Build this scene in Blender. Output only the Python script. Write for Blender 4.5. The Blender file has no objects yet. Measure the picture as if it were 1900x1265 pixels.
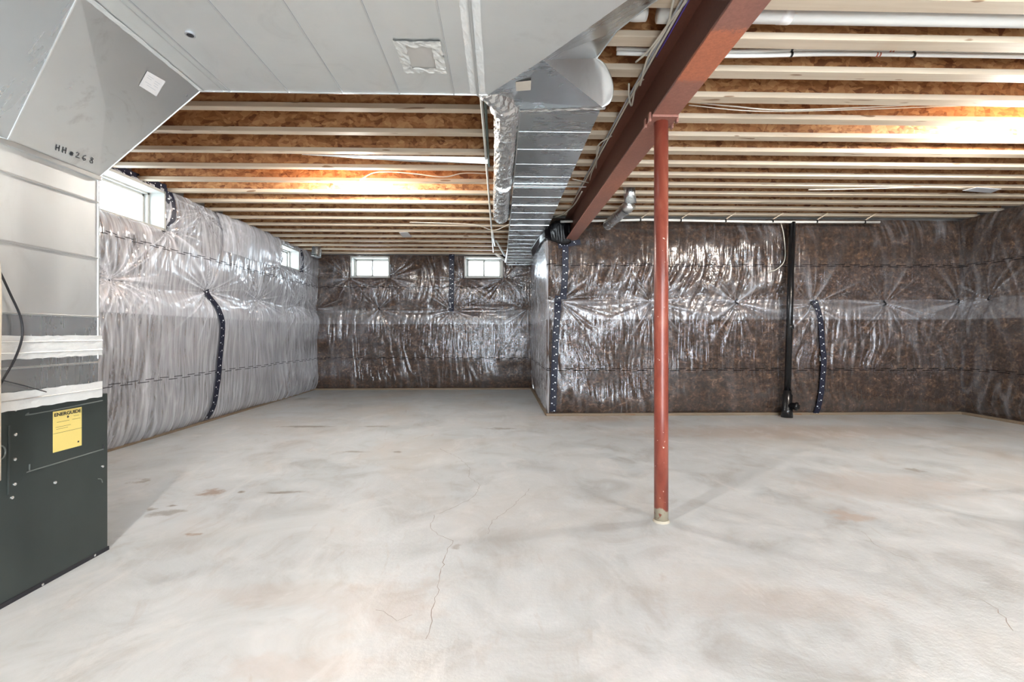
import bpy, bmesh, math, random
import numpy as np
from mathutils import Vector, Matrix
from math import pi, sin, cos, atan, radians

random.seed(4)
C = bpy.context.scene.collection
sc = bpy.context.scene

# ------------------------------------------------------------------ camera, light, exposure
F = 869.0
YAW = atan(22 / F)
CAM_H = 1.1
cam_d = bpy.data.cameras.new('camera')
cam_d.sensor_fit = 'HORIZONTAL'
cam_d.sensor_width = 36.0
cam_d.lens = 36.0 * F / 1900
cam_d.shift_y = -12.5 / 1900
cam_d.clip_start = 0.02
cam = bpy.data.objects.new('camera', cam_d)
C.objects.link(cam)
cam.location = (0, 0, CAM_H)
cam.rotation_euler = (pi / 2, 0, -YAW)
sc.camera = cam

sc.view_settings.view_transform = 'Standard'
sc.view_settings.look = 'None'
sc.view_settings.gamma = 1.0
sc.view_settings.use_curve_mapping = False
sc.view_settings.exposure = 3.1
sc.cycles.transparent_max_bounces = 24
sc.cycles.max_bounces = 10
sc.cycles.diffuse_bounces = 6
sc.cycles.glossy_bounces = 5
sc.cycles.caustics_reflective = False
sc.cycles.caustics_refractive = False
sc.cycles.use_denoising = True

SKY = 1.6            # overcast daylight outside the basement windows
BULB = 560.0         # emission of the bare bulbs
world = bpy.data.worlds.new('overcast_sky')
sc.world = world
world.use_nodes = True
wn = world.node_tree
bg = wn.nodes['Background']
bg.inputs['Color'].default_value = (0.80, 0.92, 1.0, 1)
bg.inputs['Strength'].default_value = SKY


def portal(loc, direction, sx, sy):
    ld = bpy.data.lights.new('window_portal', 'AREA')
    ld.shape = 'RECTANGLE'
    ld.size = sx
    ld.size_y = sy
    ld.cycles.is_portal = True
    o = bpy.data.objects.new('window_portal', ld)
    C.objects.link(o)
    o.location = loc
    o.rotation_euler = Vector(direction).to_track_quat('-Z', 'Y').to_euler()
    return o


def fill_light(loc, direction, sx, sy, power):  # area light added outside an unseen opening as fill
    o = portal(loc, direction, sx, sy)
    o.name = 'unseen_fill_light'
    o.data.cycles.is_portal = False
    o.data.energy = power
    o.data.color = (0.88, 0.95, 1.0)
    return o


# ------------------------------------------------------------------ measuring helper
def ray(px, py):
    cx = (px - 950) / F
    return Vector((cx * cos(YAW) + sin(YAW), cos(YAW) - cx * sin(YAW), -(py - 620) / F))


def wp(px, py, X=None, Y=None, Z=None):
    d = ray(px, py)
    t = X / d.x if X is not None else Y / d.y if Y is not None else (Z - CAM_H) / d.z
    return Vector((0, 0, CAM_H)) + d * t


def onplane(px, py, p0, n, lift=0.0):
    d = ray(px, py)
    o = Vector((0, 0, CAM_H))
    n = n.normalized()
    if n.dot(d) > 0:
        n = -n
    t = (p0 - o).dot(n) / d.dot(n)
    return o + d * t + n * lift


# ------------------------------------------------------------------ node helper
class NT:
    def __init__(self, name):
        self.m = bpy.data.materials.new(name)
        self.m.use_nodes = True
        self.t = self.m.node_tree
        self.t.nodes.clear()
        self.out = self.t.nodes.new('ShaderNodeOutputMaterial')

    def n(self, typ, ins=None, **props):
        nd = self.t.nodes.new(typ)
        for k, v in props.items():
            setattr(nd, k, v)
        for k, v in (ins or {}).items():
            self.set(nd.inputs[k], v)
        return nd

    def set(self, sock, v):
        if isinstance(v, bpy.types.NodeSocket):
            self.t.links.new(v, sock)
        elif isinstance(v, (tuple, list)) and len(v) == 3 and sock.type == 'RGBA':
            sock.default_value = (*v, 1)
        else:
            sock.default_value = v

    def math(self, op, a, b=0.0, c=None, clamp=False):
        nd = self.n('ShaderNodeMath', operation=op, use_clamp=clamp)
        self.set(nd.inputs[0], a)
        self.set(nd.inputs[1], b)
        if c is not None:
            self.set(nd.inputs[2], c)
        return nd.outputs[0]

    def step(self, v, lo, hi, a=0.0, b=1.0):
        nd = self.n('ShaderNodeMapRange', {'Value': v, 'From Min': lo, 'From Max': hi, 'To Min': a, 'To Max': b},
                    interpolation_type='SMOOTHSTEP')
        return nd.outputs[0]

    def mix(self, f, a, b, blend='MIX'):
        nd = self.n('ShaderNodeMix', data_type='RGBA', blend_type=blend)
        self.set(nd.inputs[0], f)
        self.set(nd.inputs[6], a)
        self.set(nd.inputs[7], b)
        return nd.outputs[2]

    def coord(self, kind='Object', scale=(1, 1, 1), rot=(0, 0, 0)):
        tc = self.n('ShaderNodeTexCoord')
        mp = self.n('ShaderNodeMapping', {'Vector': tc.outputs[kind], 'Scale': scale, 'Rotation': rot})
        return mp.outputs[0]

    def world(self, scale=(1, 1, 1), rot=(0, 0, 0)):
        g = self.n('ShaderNodeNewGeometry')
        mp = self.n('ShaderNodeMapping', {'Vector': g.outputs['Position'], 'Scale': scale, 'Rotation': rot})
        return mp.outputs[0]

    def noise(self, vec, scale, detail=4, rough=0.55, dist=0.0):
        return self.n('ShaderNodeTexNoise', {'Vector': vec, 'Scale': scale, 'Detail': detail, 'Roughness': rough,
                                             'Distortion': dist}).outputs[0]

    def ramp(self, f, stops):
        nd = self.n('ShaderNodeValToRGB', {'Fac': f})
        e = nd.color_ramp.elements
        while len(e) < len(stops):
            e.new(0.5)
        for el, (p, c) in zip(e, stops):
            el.position = p
            el.color = (*c, 1) if len(c) == 3 else c
        return nd.outputs[0]

    def bump(self, h, strength=0.3, dist=0.01, normal=None):
        ins = {'Height': h, 'Strength': strength, 'Distance': dist}
        if normal is not None:
            ins['Normal'] = normal
        return self.n('ShaderNodeBump', ins).outputs[0]

    def bsdf(self, **k):
        ins = {kk.replace('_', ' '): v for kk, v in k.items()}
        return self.n('ShaderNodeBsdfPrincipled', ins)

    def done(self, shader):
        s = shader.outputs[0] if hasattr(shader, 'outputs') else shader
        self.t.links.new(s, self.out.inputs[0])
        return self.m


def simple(name, col, rough=0.5, metal=0.0, var=0.12, vs=12.0, bump=0.0):
    t = NT(name)
    v = t.world()
    nz = t.noise(v, vs, 4)
    c = t.mix(nz, tuple(x * (1 - var) for x in col), tuple(min(1, x * (1 + var)) for x in col))
    k = dict(Base_Color=c, Roughness=rough, Metallic=metal)
    if bump:
        k['Normal'] = t.bump(t.noise(v, vs * 4, 3), bump, 0.005)
    return t.done(t.bsdf(**k))


M = {}


def mat_floor():
    t = NT('concrete_floor')
    v = t.world()
    big = t.noise(v, 0.45, 5, 0.6, 0.6)
    mid = t.noise(v, 2.3, 7, 0.65, 1.2)
    fine = t.noise(v, 55, 4, 0.7)
    swirl = t.noise(t.world((1.0, 0.35, 1), (0, 0, 0.7)), 5.0, 6, 0.6, 2.0)
    base = t.ramp(mid, [(0.25, (0.39, 0.40, 0.40)), (0.47, (0.54, 0.58, 0.605)), (0.75, (0.66, 0.70, 0.735))])
    warm = t.step(big, 0.46, 0.66)
    base = t.mix(t.math('MULTIPLY', warm, 0.5), base, (0.56, 0.51, 0.46))
    base = t.mix(t.step(swirl, 0.58, 0.72, 0, 0.32), base, (0.42, 0.385, 0.36))
    base = t.mix(t.step(fine, 0.62, 0.8, 0, 0.35), base, (0.36, 0.33, 0.30))
    g = t.n('ShaderNodeNewGeometry').outputs['Position']
    wob = t.n('ShaderNodeTexNoise', {'Vector': v, 'Scale': 9.0, 'Detail': 4, 'Roughness': 0.6})
    off = t.n('ShaderNodeVectorMath', {0: wob.outputs['Color'], 1: (0.5, 0.5, 0.5)}, operation='SUBTRACT').outputs[0]
    # stains: pixel centre, pixel half-size, colour, strength, softness
    rust, dark, tan = (0.30, 0.19, 0.13), (0.20, 0.17, 0.14), (0.47, 0.36, 0.29)
    stains = [(390, 914, 30, 7, rust, .75), (310, 952, 28, 7, dark, .6), (262, 893, 22, 5, dark, .6), (280, 946, 12, 4, dark, .8),
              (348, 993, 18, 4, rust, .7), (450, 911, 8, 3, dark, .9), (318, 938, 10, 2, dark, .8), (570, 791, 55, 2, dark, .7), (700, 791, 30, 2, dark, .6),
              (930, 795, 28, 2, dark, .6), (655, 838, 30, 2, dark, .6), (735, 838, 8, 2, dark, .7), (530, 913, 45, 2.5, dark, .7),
              (1697, 872, 15, 4, dark, .6), (560, 740, 16, 3, dark, .5), (1582, 958, 40, 12, tan, .6), (720, 1120, 130, 50, tan, .28),
              (560, 1240, 160, 40, tan, .3), (1640, 900, 200, 30, tan, .3), (1450, 1120, 260, 34, tan, .22), (1100, 775, 120, 8, tan, .5),
              (1830, 1060, 60, 40, dark, .25), (1500, 800, 400, 14, tan, .45), (520, 1100, 180, 26, tan, .22), (845, 1015, 14, 5, dark, .5)]
    for (px, py, rx, ry, col, s) in stains:
        c = wp(px, py, Z=0)
        ex = abs(wp(px + rx, py, Z=0).x - c.x)
        ey = max(abs(wp(px, py - ry, Z=0).y - c.y), 0.012)
        amp = min(2.6, 0.9 * 0.6 / max(ex, ey) * 0.3 + 0.5)
        d = t.n('ShaderNodeVectorMath', {0: g, 1: (c.x, c.y, 0)}, operation='SUBTRACT').outputs[0]
        d = t.n('ShaderNodeVectorMath', {0: off, 1: (ex * amp * 1.6, ey * amp * 1.6, 0), 2: d}, operation='MULTIPLY_ADD').outputs[0]
        d = t.n('ShaderNodeVectorMath', {0: d, 1: (1 / ex, 1 / ey, 0)}, operation='MULTIPLY').outputs[0]
        ln = t.n('ShaderNodeVectorMath', {0: d}, operation='LENGTH').outputs['Value']
        m = t.step(ln, 0.35, 1.15, s, 0.0)
        base = t.mix(m, base, col)
    # pale noise patches over the whole slab
    pale = t.step(t.noise(t.world((1, 0.6, 1)), 3.4, 8, 0.7, 0.8), 0.5, 0.7, 0, 0.5)
    base = t.mix(pale, base, (0.72, 0.73, 0.74))
    h = t.math('ADD', t.math('MULTIPLY', fine, 0.5), t.noise(v, 7, 5))
    rgh = t.step(mid, 0.3, 0.7, 0.34, 0.55)
    return t.done(t.bsdf(Base_Color=base, Roughness=rgh, Normal=t.bump(h, 0.3, 0.01)))


def mat_wood(name, c0, c1, knot=(0.22, 0.11, 0.05)):
    t = NT(name)
    v = t.world((1.2, 22, 22))
    n1 = t.noise(v, 1.4, 5, 0.6, 0.5)
    n2 = t.noise(t.world((0.9, 1, 1)), 3.0, 2)
    base = t.mix(n1, c0, c1)
    base = t.mix(t.step(n2, 0.55, 0.7, 0, 0.25), base, c0)
    k = t.noise(t.world((2.4, 16, 16)), 1.9, 1, 0.4)
    base = t.mix(t.step(k, 0.715, 0.75, 0, 0.8), base, knot)
    return t.done(t.bsdf(Base_Color=base, Roughness=0.62, Normal=t.bump(n1, 0.12, 0.003)))


def mat_osb(name, c0, c1, c2):
    t = NT(name)
    v = t.world((1, 1, 1))
    ds = t.n('ShaderNodeTexNoise', {'Vector': v, 'Scale': 6.0, 'Detail': 3})
    vv = t.n('ShaderNodeVectorMath', {0: ds.outputs['Color'], 1: (0.12, 0.12, 0.12), 2: v}, operation='MULTIPLY_ADD').outputs[0]
    a = t.n('ShaderNodeTexVoronoi', {'Vector': vv, 'Scale': 20.0, 'Randomness': 1.0}, distance='MANHATTAN')
    mpd = t.n('ShaderNodeMapping', {'Vector': vv, 'Scale': (12, 5, 34), 'Rotation': (0, 0.6, 0)}).outputs[0]
    b = t.n('ShaderNodeTexVoronoi', {'Vector': mpd, 'Scale': 1.0}, distance='CHEBYCHEV')
    sep = t.n('ShaderNodeSeparateColor', {'Color': a.outputs['Color']}).outputs[0]
    sep2 = t.n('ShaderNodeSeparateColor', {'Color': b.outputs['Color']}).outputs[0]
    f = t.math('MULTIPLY_ADD', sep2, 0.55, t.math('MULTIPLY', sep, 0.45))
    f = t.math('ADD', t.math('MULTIPLY', f, 0.75), t.math('MULTIPLY', t.noise(v, 9, 4), 0.3))
    base = t.ramp(f, [(0.2, c0), (0.5, c1), (0.85, c2)])
    return t.done(t.bsdf(Base_Color=base, Roughness=0.6, Normal=t.bump(f, 0.2, 0.004)))


def mat_galv(name, col, rough, spang=0.07, dirt=0.0):
    t = NT(name)
    v = t.world()
    n1 = t.noise(v, 2.2, 5, 0.6, 0.6)
    br = t.noise(t.world((3, 60, 3)), 1.0, 3)
    r = t.math('ADD', t.math('MULTIPLY', t.math('SUBTRACT', n1, 0.5), spang * 3), t.math('MULTIPLY', br, spang))
    r = t.math('ADD', r, rough - spang * 0.5)
    c = t.mix(t.noise(v, 5, 4), tuple(x * 0.9 for x in col), col)
    if dirt:
        c = t.mix(t.step(t.noise(v, 3.2, 6, 0.65, 1.5), 0.55, 0.72, 0, dirt), c, (0.33, 0.31, 0.29))
    nrm = t.bump(t.noise(t.world((1, 0.5, 1)), 1.6, 2), 0.12, 0.03)
    return t.done(t.bsdf(Base_Color=c, Roughness=r, Metallic=0.93, Normal=nrm))


def mat_foil(name='foil_tape', rough=0.24, sc_=38):
    t = NT(name)
    v = t.world()
    vor = t.n('ShaderNodeTexVoronoi', {'Vector': v, 'Scale': sc_}).outputs['Distance']
    h = t.math('ADD', vor, t.math('MULTIPLY', t.noise(v, sc_ * 1.7, 3, 0.6, 1.5), 0.8))
    return t.done(t.bsdf(Base_Color=(0.86, 0.86, 0.85), Roughness=rough, Metallic=0.92, Normal=t.bump(h, 0.35, 0.005)))


def mat_insul():
    t = NT('brown_fibreglass_insulation')
    v = t.world()
    uv = t.n('ShaderNodeTexCoord').outputs['UV']
    a = t.noise(t.n('ShaderNodeMapping', {'Vector': v, 'Scale': (1, 1, 1.7), 'Rotation': (0, 0.25, 0)}).outputs[0], 6.5, 10, 0.78, 0.5)
    b = t.noise(v, 26, 5, 0.7, 0.6)
    f = t.math('ADD', t.math('MULTIPLY', a, 0.55), t.math('MULTIPLY', b, 0.45))
    base = t.ramp(f, [(0.36, (0.010, 0.005, 0.002)), (0.48, (0.034, 0.015, 0.006)), (0.56, (0.085, 0.041, 0.019)), (0.65, (0.28, 0.165, 0.09))])
    return t.done(t.bsdf(Base_Color=base, Roughness=0.9, Normal=t.bump(f, 0.6, 0.02)))


def mat_sheet(name, milk, gloss=1.0):
    """clear polyethylene film: mostly see-through, glossy, a little milky"""
    t = NT(name)
    uv = t.n('ShaderNodeTexCoord').outputs['UV']
    vert = t.n('ShaderNodeMapping', {'Vector': uv, 'Scale': (30, 1.6, 1)}).outputs[0]
    n1 = t.noise(vert, 1.0, 3, 0.5, 0.5)
    n2 = t.noise(t.n('ShaderNodeMapping', {'Vector': uv, 'Scale': (9, 9, 1)}).outputs[0], 1.0, 5, 0.6, 0.4)
    h = t.math('ADD', n1, t.math('MULTIPLY', n2, 0.22))
    nrm = t.bump(h, 0.42, 0.02)
    lw = t.n('ShaderNodeLayerWeight', {'Blend': 0.42, 'Normal': nrm})
    fr = t.math('MULTIPLY', t.math('ADD', t.math('MULTIPLY', t.math('POWER', lw.outputs['Facing'], 2.6), 0.60), 0.05), gloss, clamp=True)
    tr = t.n('ShaderNodeBsdfTransparent', {'Color': (0.96, 0.96, 0.96)})
    df = t.n('ShaderNodeBsdfDiffuse', {'Color': (0.76, 0.78, 0.85), 'Normal': nrm})
    gl = t.n('ShaderNodeBsdfAnisotropic' if False else 'ShaderNodeBsdfGlossy', {'Color': (0.97, 0.97, 1.0), 'Roughness': 0.13, 'Normal': nrm})
    mk = t.math('ADD', t.math('MULTIPLY', t.step(n1, 0.35, 0.75), milk * 0.9), milk * 0.5, clamp=True)
    mk = t.math('ADD', mk, t.math('MULTIPLY', lw.outputs['Facing'], milk * 1.6), clamp=True)
    fold = t.n('ShaderNodeAttribute', attribute_name='fold').outputs['Fac']
    mk = t.math('ADD', mk, t.math('MULTIPLY', fold, 0.40 + milk), clamp=True)
    m1 = t.n('ShaderNodeMixShader', {0: mk, 1: tr.outputs[0], 2: df.outputs[0]})
    m2 = t.n('ShaderNodeMixShader', {0: fr, 1: m1.outputs[0], 2: gl.outputs[0]})
    sx = t.n('ShaderNodeSeparateXYZ', {'Vector': uv})
    u, w = sx.outputs[0], sx.outputs[1]
    w = t.math('ADD', w, t.math('MULTIPLY', t.math('SUBTRACT', t.noise(uv, 2.0, 2), 0.5), 0.03))
    ink = 0.0
    for z0, ph in ((0.635, 0.0), (0.612, 0.4), (2.04, 0.1), (2.018, 0.6)):
        line = t.step(t.math('ABSOLUTE', t.math('SUBTRACT', w, z0)), 0.0035, 0.006, 1, 0)
        dash = t.step(t.math('FRACT', t.math('ADD', t.math('MULTIPLY', u, 4.6), ph)), 0.62, 0.64, 0.85, 0)
        ink = t.math('MAXIMUM', ink, t.math('MULTIPLY', line, dash))
    dk = t.n('ShaderNodeBsdfDiffuse', {'Color': (0.012, 0.012, 0.016)})
    m3 = t.n('ShaderNodeMixShader', {0: ink, 1: m2.outputs[0], 2: dk.outputs[0]})
    return t.done(m3)


def mat_tape():
    t = NT('blue_sheathing_tape')
    uv = t.n('ShaderNodeTexCoord').outputs['UV']
    sx = t.n('ShaderNodeSeparateXYZ', {'Vector': uv})
    x = sx.outputs[0]
    y = t.math('MULTIPLY', t.math('FRACT', t.math('DIVIDE', sx.outputs[1], 0.19)), 0.19)
    base = (0.004, 0.006, 0.022)
    for cx, cy, r in ((0.018, 0.03, 0.0085), (0.043, 0.12, 0.0085), (0.036, 0.045, 0.004), (0.022, 0.14, 0.004)):
        dx = t.math('POWER', t.math('ABSOLUTE', t.math('SUBTRACT', x, cx)), 2.0)
        dy = t.math('POWER', t.math('ABSOLUTE', t.math('SUBTRACT', y, cy)), 2.0)
        d = t.math('SQRT', t.math('ADD', dx, dy))
        base = t.mix(t.step(d, r * 0.85, r, 1, 0), base, (0.75, 0.78, 0.82))
    return t.done(t.bsdf(Base_Color=base, Roughness=0.55, Normal=t.bump(t.noise(t.world(), 40, 3), 0.4, 0.005)))


def mat_steel(name, c0, c1, c2, rough=0.45, patch=False):
    t = NT(name)
    v = t.world((1, 0.5, 1))
    n1 = t.noise(v, 1.1, 3, 0.55, 0.3)
    n2 = t.noise(t.world(), 60, 4, 0.7)
    base = t.ramp(n1, [(0.3, c0), (0.5, c1), (0.7, c2)])
    if patch:   # freshly primed orange stretch of the flange
        g = t.n('ShaderNodeNewGeometry').outputs['Position']
        yy = t.math('ADD', t.n('ShaderNodeSeparateXYZ', {'Vector': g}).outputs[1], t.math('MULTIPLY', n2, 0.10))
        pm = t.math('MULTIPLY', t.step(yy, 1.95, 1.99), t.step(yy, 2.34, 2.38, 1, 0))
        base = t.mix(t.math('MULTIPLY', pm, 0.75), base, (0.62, 0.19, 0.09))
    base = t.mix(t.step(n2, 0.3, 0.7, 0.25, 0), base, (0.06, 0.02, 0.015))
    return t.done(t.bsdf(Base_Color=base, Roughness=rough, Normal=t.bump(n2, 0.15, 0.003)))


def mat_post():
    t = NT('red_primer_post')
    g = t.n('ShaderNodeNewGeometry').outputs['Position']
    z = t.n('ShaderNodeSeparateXYZ', {'Vector': g}).outputs[2]
    n1 = t.noise(t.world((1, 1, 0.35)), 9, 5, 0.6, 0.8)
    base = t.ramp(n1, [(0.3, (0.16, 0.028, 0.018)), (0.55, (0.27, 0.062, 0.038)), (0.75, (0.36, 0.12, 0.075))])
    sp = t.noise(t.world(), 30, 3, 0.6)
    low = t.step(z, 0.05, 1.1, 0.035, 0.0)
    base = t.mix(t.step(t.math('ADD', sp, low), 0.70, 0.715), base, (0.72, 0.55, 0.47))
    cem = t.step(t.math('ADD', z, t.math('MULTIPLY', n1, -0.09)), 0.025, 0.035, 1, 0)
    cem = t.math('MULTIPLY', cem, t.step(sp, 0.36, 0.42))
    base = t.mix(cem, base, (0.40, 0.35, 0.26))
    return t.done(t.bsdf(Base_Color=base, Roughness=0.34, Normal=t.bump(sp, 0.1, 0.003)))


def mat_emit(name, col, s):
    t = NT(name)
    return t.done(t.n('ShaderNodeEmission', {'Color': col, 'Strength': s}))


def mat_pane():
    t = NT('window_glass')
    lw = t.n('ShaderNodeLayerWeight', {'Blend': 0.5})
    fr = t.math('ADD', t.math('MULTIPLY', t.math('POWER', lw.outputs['Facing'], 5.0), 0.9), 0.03)
    tr = t.n('ShaderNodeBsdfTransparent', {'Color': (0.97, 0.98, 0.98)})
    gl = t.n('ShaderNodeBsdfGlossy', {'Roughness': 0.02})
    return t.done(t.n('ShaderNodeMixShader', {0: fr, 1: tr.outputs[0], 2: gl.outputs[0]}))


M['floor'] = mat_floor()
M['concrete'] = simple('poured_concrete_wall', (0.45, 0.44, 0.42), 0.85, bump=0.2)
M['flange'] = mat_wood('spruce_flange', (0.50, 0.37, 0.25), (0.76, 0.66, 0.53))
M['web'] = mat_osb('strand_board_web', (0.17, 0.055, 0.018), (0.42, 0.185, 0.07), (0.62, 0.35, 0.16))
M['deck'] = mat_osb('strand_board_deck', (0.14, 0.07, 0.03), (0.30, 0.17, 0.09), (0.48, 0.31, 0.18))
M['plate'] = mat_wood('bottom_plate_wood', (0.14, 0.10, 0.065), (0.30, 0.23, 0.16))
M['galv'] = mat_galv('galvanised_sheet_matte', (0.93, 0.955, 0.955), 0.42, dirt=0.08)
M['galv2'] = mat_galv('galvanised_sheet_shiny', (0.76, 0.81, 0.84), 0.27, 0.045, dirt=0.05)
M['seam'] = mat_galv('galvanised_seam', (0.86, 0.88, 0.88), 0.3, 0.03)
M['foil'] = mat_foil()
M['paletape'] = simple('pale_foil_tape', (0.88, 0.89, 0.88), 0.38, 0.35, bump=0.5)
M['foilduct'] = mat_foil('foil_jacket', 0.22, 30)
M['insul'] = mat_insul()
M['sheet'] = mat_sheet('clear_poly_sheet', 0.012)
M['sheet_left'] = mat_sheet('clear_poly_sheet_glare', 0.32, 1.8)  # same film, milkier and glossier: window glare put into its colour
M['sheet_flap'] = mat_sheet('cloudy_poly_flap', 0.4)
M['tape'] = mat_tape()
M['black'] = simple('black_membrane', (0.008, 0.008, 0.010), 0.25, bump=0.5)
M['abs'] = simple('black_abs_plastic', (0.009, 0.009, 0.010), 0.22)
M['beam'] = mat_steel('red_oxide_beam', (0.27, 0.115, 0.09), (0.38, 0.165, 0.12), (0.50, 0.20, 0.13), patch=True)
M['web_steel'] = mat_steel('brown_oxide_steel', (0.15, 0.055, 0.035), (0.20, 0.075, 0.048), (0.25, 0.10, 0.065))
M['post'] = mat_post()
M['furn'] = simple('charcoal_furnace_paint', (0.045, 0.055, 0.052), 0.33, 0.25, 0.2, 5.0, 0.05)
M['furnrib'] = simple('furnace_rib_edge', (0.20, 0.22, 0.21), 0.3, 0.4)
M['screw'] = simple('zinc_screw', (0.8, 0.8, 0.78), 0.25, 0.8)
M['yellow'] = simple('yellow_label', (0.78, 0.62, 0.20), 0.5, var=0.03)
M['paper'] = simple('white_paper', (0.80, 0.76, 0.74), 0.6, var=0.03)
M['ink'] = simple('black_ink', (0.015, 0.015, 0.02), 0.5)
M['white'] = simple('white_vinyl', (0.80, 0.80, 0.77), 0.35, var=0.03)
M['pvc'] = simple('white_pvc', (0.78, 0.76, 0.72), 0.3, var=0.04)
M['cable'] = simple('white_cable_jacket', (0.74, 0.68, 0.58), 0.4)
M['grey_cable'] = simple('grey_cable_jacket', (0.45, 0.46, 0.48), 0.4)
M['purple'] = simple('purple_cable_jacket', (0.12, 0.07, 0.38), 0.4)
M['cream'] = simple('cream_pipe', (0.76, 0.66, 0.54), 0.4)
M['darkpipe'] = simple('dark_green_pipe', (0.02, 0.045, 0.035), 0.4)
M['brass'] = simple('red_copper_ring', (0.5, 0.14, 0.08), 0.3, 0.5)
M['bulb'] = mat_emit('lit_bulb', (1.0, 0.945, 0.865), BULB)
M['pane'] = mat_pane()
M['crack'] = simple('crack_shadow', (0.30, 0.27, 0.25), 0.9)
M['winframe'] = simple('white_window_frame', (0.46, 0.46, 0.44), 0.5, var=0.02)
M['tag'] = simple('white_plastic_plate', (0.75, 0.77, 0.82), 0.4, var=0.02)


# ------------------------------------------------------------------ object helpers
def obj(name, bm, m, parent=None, smooth=False):
    me = bpy.data.meshes.new(name)
    if isinstance(bm, bmesh.types.BMesh):
        if smooth:
            for f in bm.faces:
                f.smooth = True
        bm.to_mesh(me)
        bm.free()
    else:
        vs, fs = bm
        me.from_pydata([tuple(v) for v in vs], [], fs)
        if smooth:
            me.polygons.foreach_set('use_smooth', [True] * len(me.polygons))
        me.update()
    me.materials.append(m)
    o = bpy.data.objects.new(name, me)
    C.objects.link(o)
    if parent is not None:
        o.parent = parent
        if parent.type == 'EMPTY' or True:
            o.matrix_parent_inverse = Matrix.Translation(-abs_loc(parent))
    return o


def abs_loc(o):
    v = Vector(o.location)
    if o.parent is not None:
        v = v + Vector((0, 0, 0)) if o.parent is None else v
    return v


def tag(o, label, cat, group=None):
    o['label'] = label
    o['category'] = cat
    if group:
        o['group'] = group
    return o


def thing(name, label, cat, loc=(0, 0, 0), group=None):
    o = bpy.data.objects.new(name, None)
    o.empty_display_size = 0.1
    C.objects.link(o)
    o.location = loc
    return tag(o, label, cat, group)


def struct(o):
    o['kind'] = 'structure'
    return o


def box(bm, a, b, bev=0.0):
    a = Vector(a)
    b = Vector(b)
    r = bmesh.ops.create_cube(bm, size=1.0)
    c = (a + b) / 2
    d = Vector([abs(x) for x in (b - a)])
    for v in r['verts']:
        v.co = Vector((v.co.x * d.x, v.co.y * d.y, v.co.z * d.z)) + c
    if bev:
        es = list({e for v in r['verts'] for e in v.link_edges})
        bmesh.ops.bevel(bm, geom=es, offset=bev, segments=2, affect='EDGES', profile=0.5)
    return bm


def B(a, b, bev=0.0):
    return box(bmesh.new(), a, b, bev)


def smooth_path(pts, k=6):
    pts = [Vector(p) for p in pts]
    if len(pts) < 3:
        return pts
    out = []
    P = [pts[0] * 2 - pts[1]] + pts + [pts[-1] * 2 - pts[-2]]
    for i in range(1, len(P) - 2):
        p0, p1, p2, p3 = P[i - 1:i + 3]
        for j in range(k):
            s = j / k
            out.append(0.5 * ((2 * p1) + (p2 - p0) * s + (2 * p0 - 5 * p1 + 4 * p2 - p3) * s * s + (3 * p1 - p0 - 3 * p2 + p3) * s ** 3))
    out.append(pts[-1])
    return out


def tube(pts, r, seg=10, cap=True, wob=None):
    """tube mesh along points; r a number or list"""
    pts = [Vector(p) for p in pts]
    n = len(pts)
    rs = r if isinstance(r, (list, tuple)) else [r] * n
    vs, fs = [], []
    t0 = (pts[1] - pts[0]).normalized()
    ref = Vector((0, 0, 1)) if abs(t0.z) < 0.9 else Vector((1, 0, 0))
    nrm = t0.cross(ref).normalized()
    for i, p in enumerate(pts):
        t = (pts[min(i + 1, n - 1)] - pts[max(i - 1, 0)]).normalized()
        nrm = (nrm - t * nrm.dot(t)).normalized()
        bn = t.cross(nrm)
        for j in range(seg):
            a = 2 * pi * j / seg
            rr = rs[i] * (1 + (wob(i, j) if wob else 0))
            vs.append(p + nrm * cos(a) * rr + bn * sin(a) * rr)
    for i in range(n - 1):
        for j in range(seg):
            k = (j + 1) % seg
            fs.append((i * seg + j, i * seg + k, (i + 1) * seg + k, (i + 1) * seg + j))
    if cap:
        fs.append(tuple(reversed(range(seg))))
        fs.append(tuple(range((n - 1) * seg, n * seg)))
    return vs, fs


def cyl(p0, p1, r, seg=20):
    return tube([p0, p1], r, seg)


def add_parts(a, b):
    va, fa = a
    vb, fb = b
    n = len(va)
    return list(va) + list(vb), list(fa) + [tuple(i + n for i in f) for f in fb]


def slab(poly, n, t):
    """polygon extruded by t along n"""
    poly = [Vector(p) for p in poly]
    n = Vector(n).normalized() * t
    k = len(poly)
    vs = poly + [p + n for p in poly]
    fs = [tuple(range(k)), tuple(reversed(range(k, 2 * k)))]
    for i in range(k):
        j = (i + 1) % k
        fs.append((i, j, k + j, k + i))
    bm = bmesh.new()
    bv = [bm.verts.new(v) for v in vs]
    for f in fs:
        bm.faces.new([bv[i] for i in f])
    bmesh.ops.recalc_face_normals(bm, faces=bm.faces)
    return bm


# ------------------------------------------------------------------ numpy noise
def vn(x, y, seed=0):
    xi = np.floor(x).astype(np.int64)
    yi = np.floor(y).astype(np.int64)
    fx = x - xi
    fy = y - yi
    fx = fx * fx * fx * (fx * (fx * 6 - 15) + 10)
    fy = fy * fy * fy * (fy * (fy * 6 - 15) + 10)

    def h(a, b):
        n = (a * 374761393 + b * 668265263 + seed * 2147483647) & 0xffffffff
        n = ((n ^ (n >> 13)) * 1274126177) & 0xffffffff
        return ((n ^ (n >> 16)) & 0xffff) / 65535.0 * 2 - 1
    a = h(xi, yi)
    b = h(xi + 1, yi)
    c = h(xi, yi + 1)
    d = h(xi + 1, yi + 1)
    return (a * (1 - fx) + b * fx) * (1 - fy) + (c * (1 - fx) + d * fx) * fy


def fbm(x, y, seed=0, o=3):
    s = 0
    a = 1
    for i in range(o):
        s = s + a * vn(x * 2 ** i, y * 2 ** i, seed + i * 7)
        a *= 0.5
    return s


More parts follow.
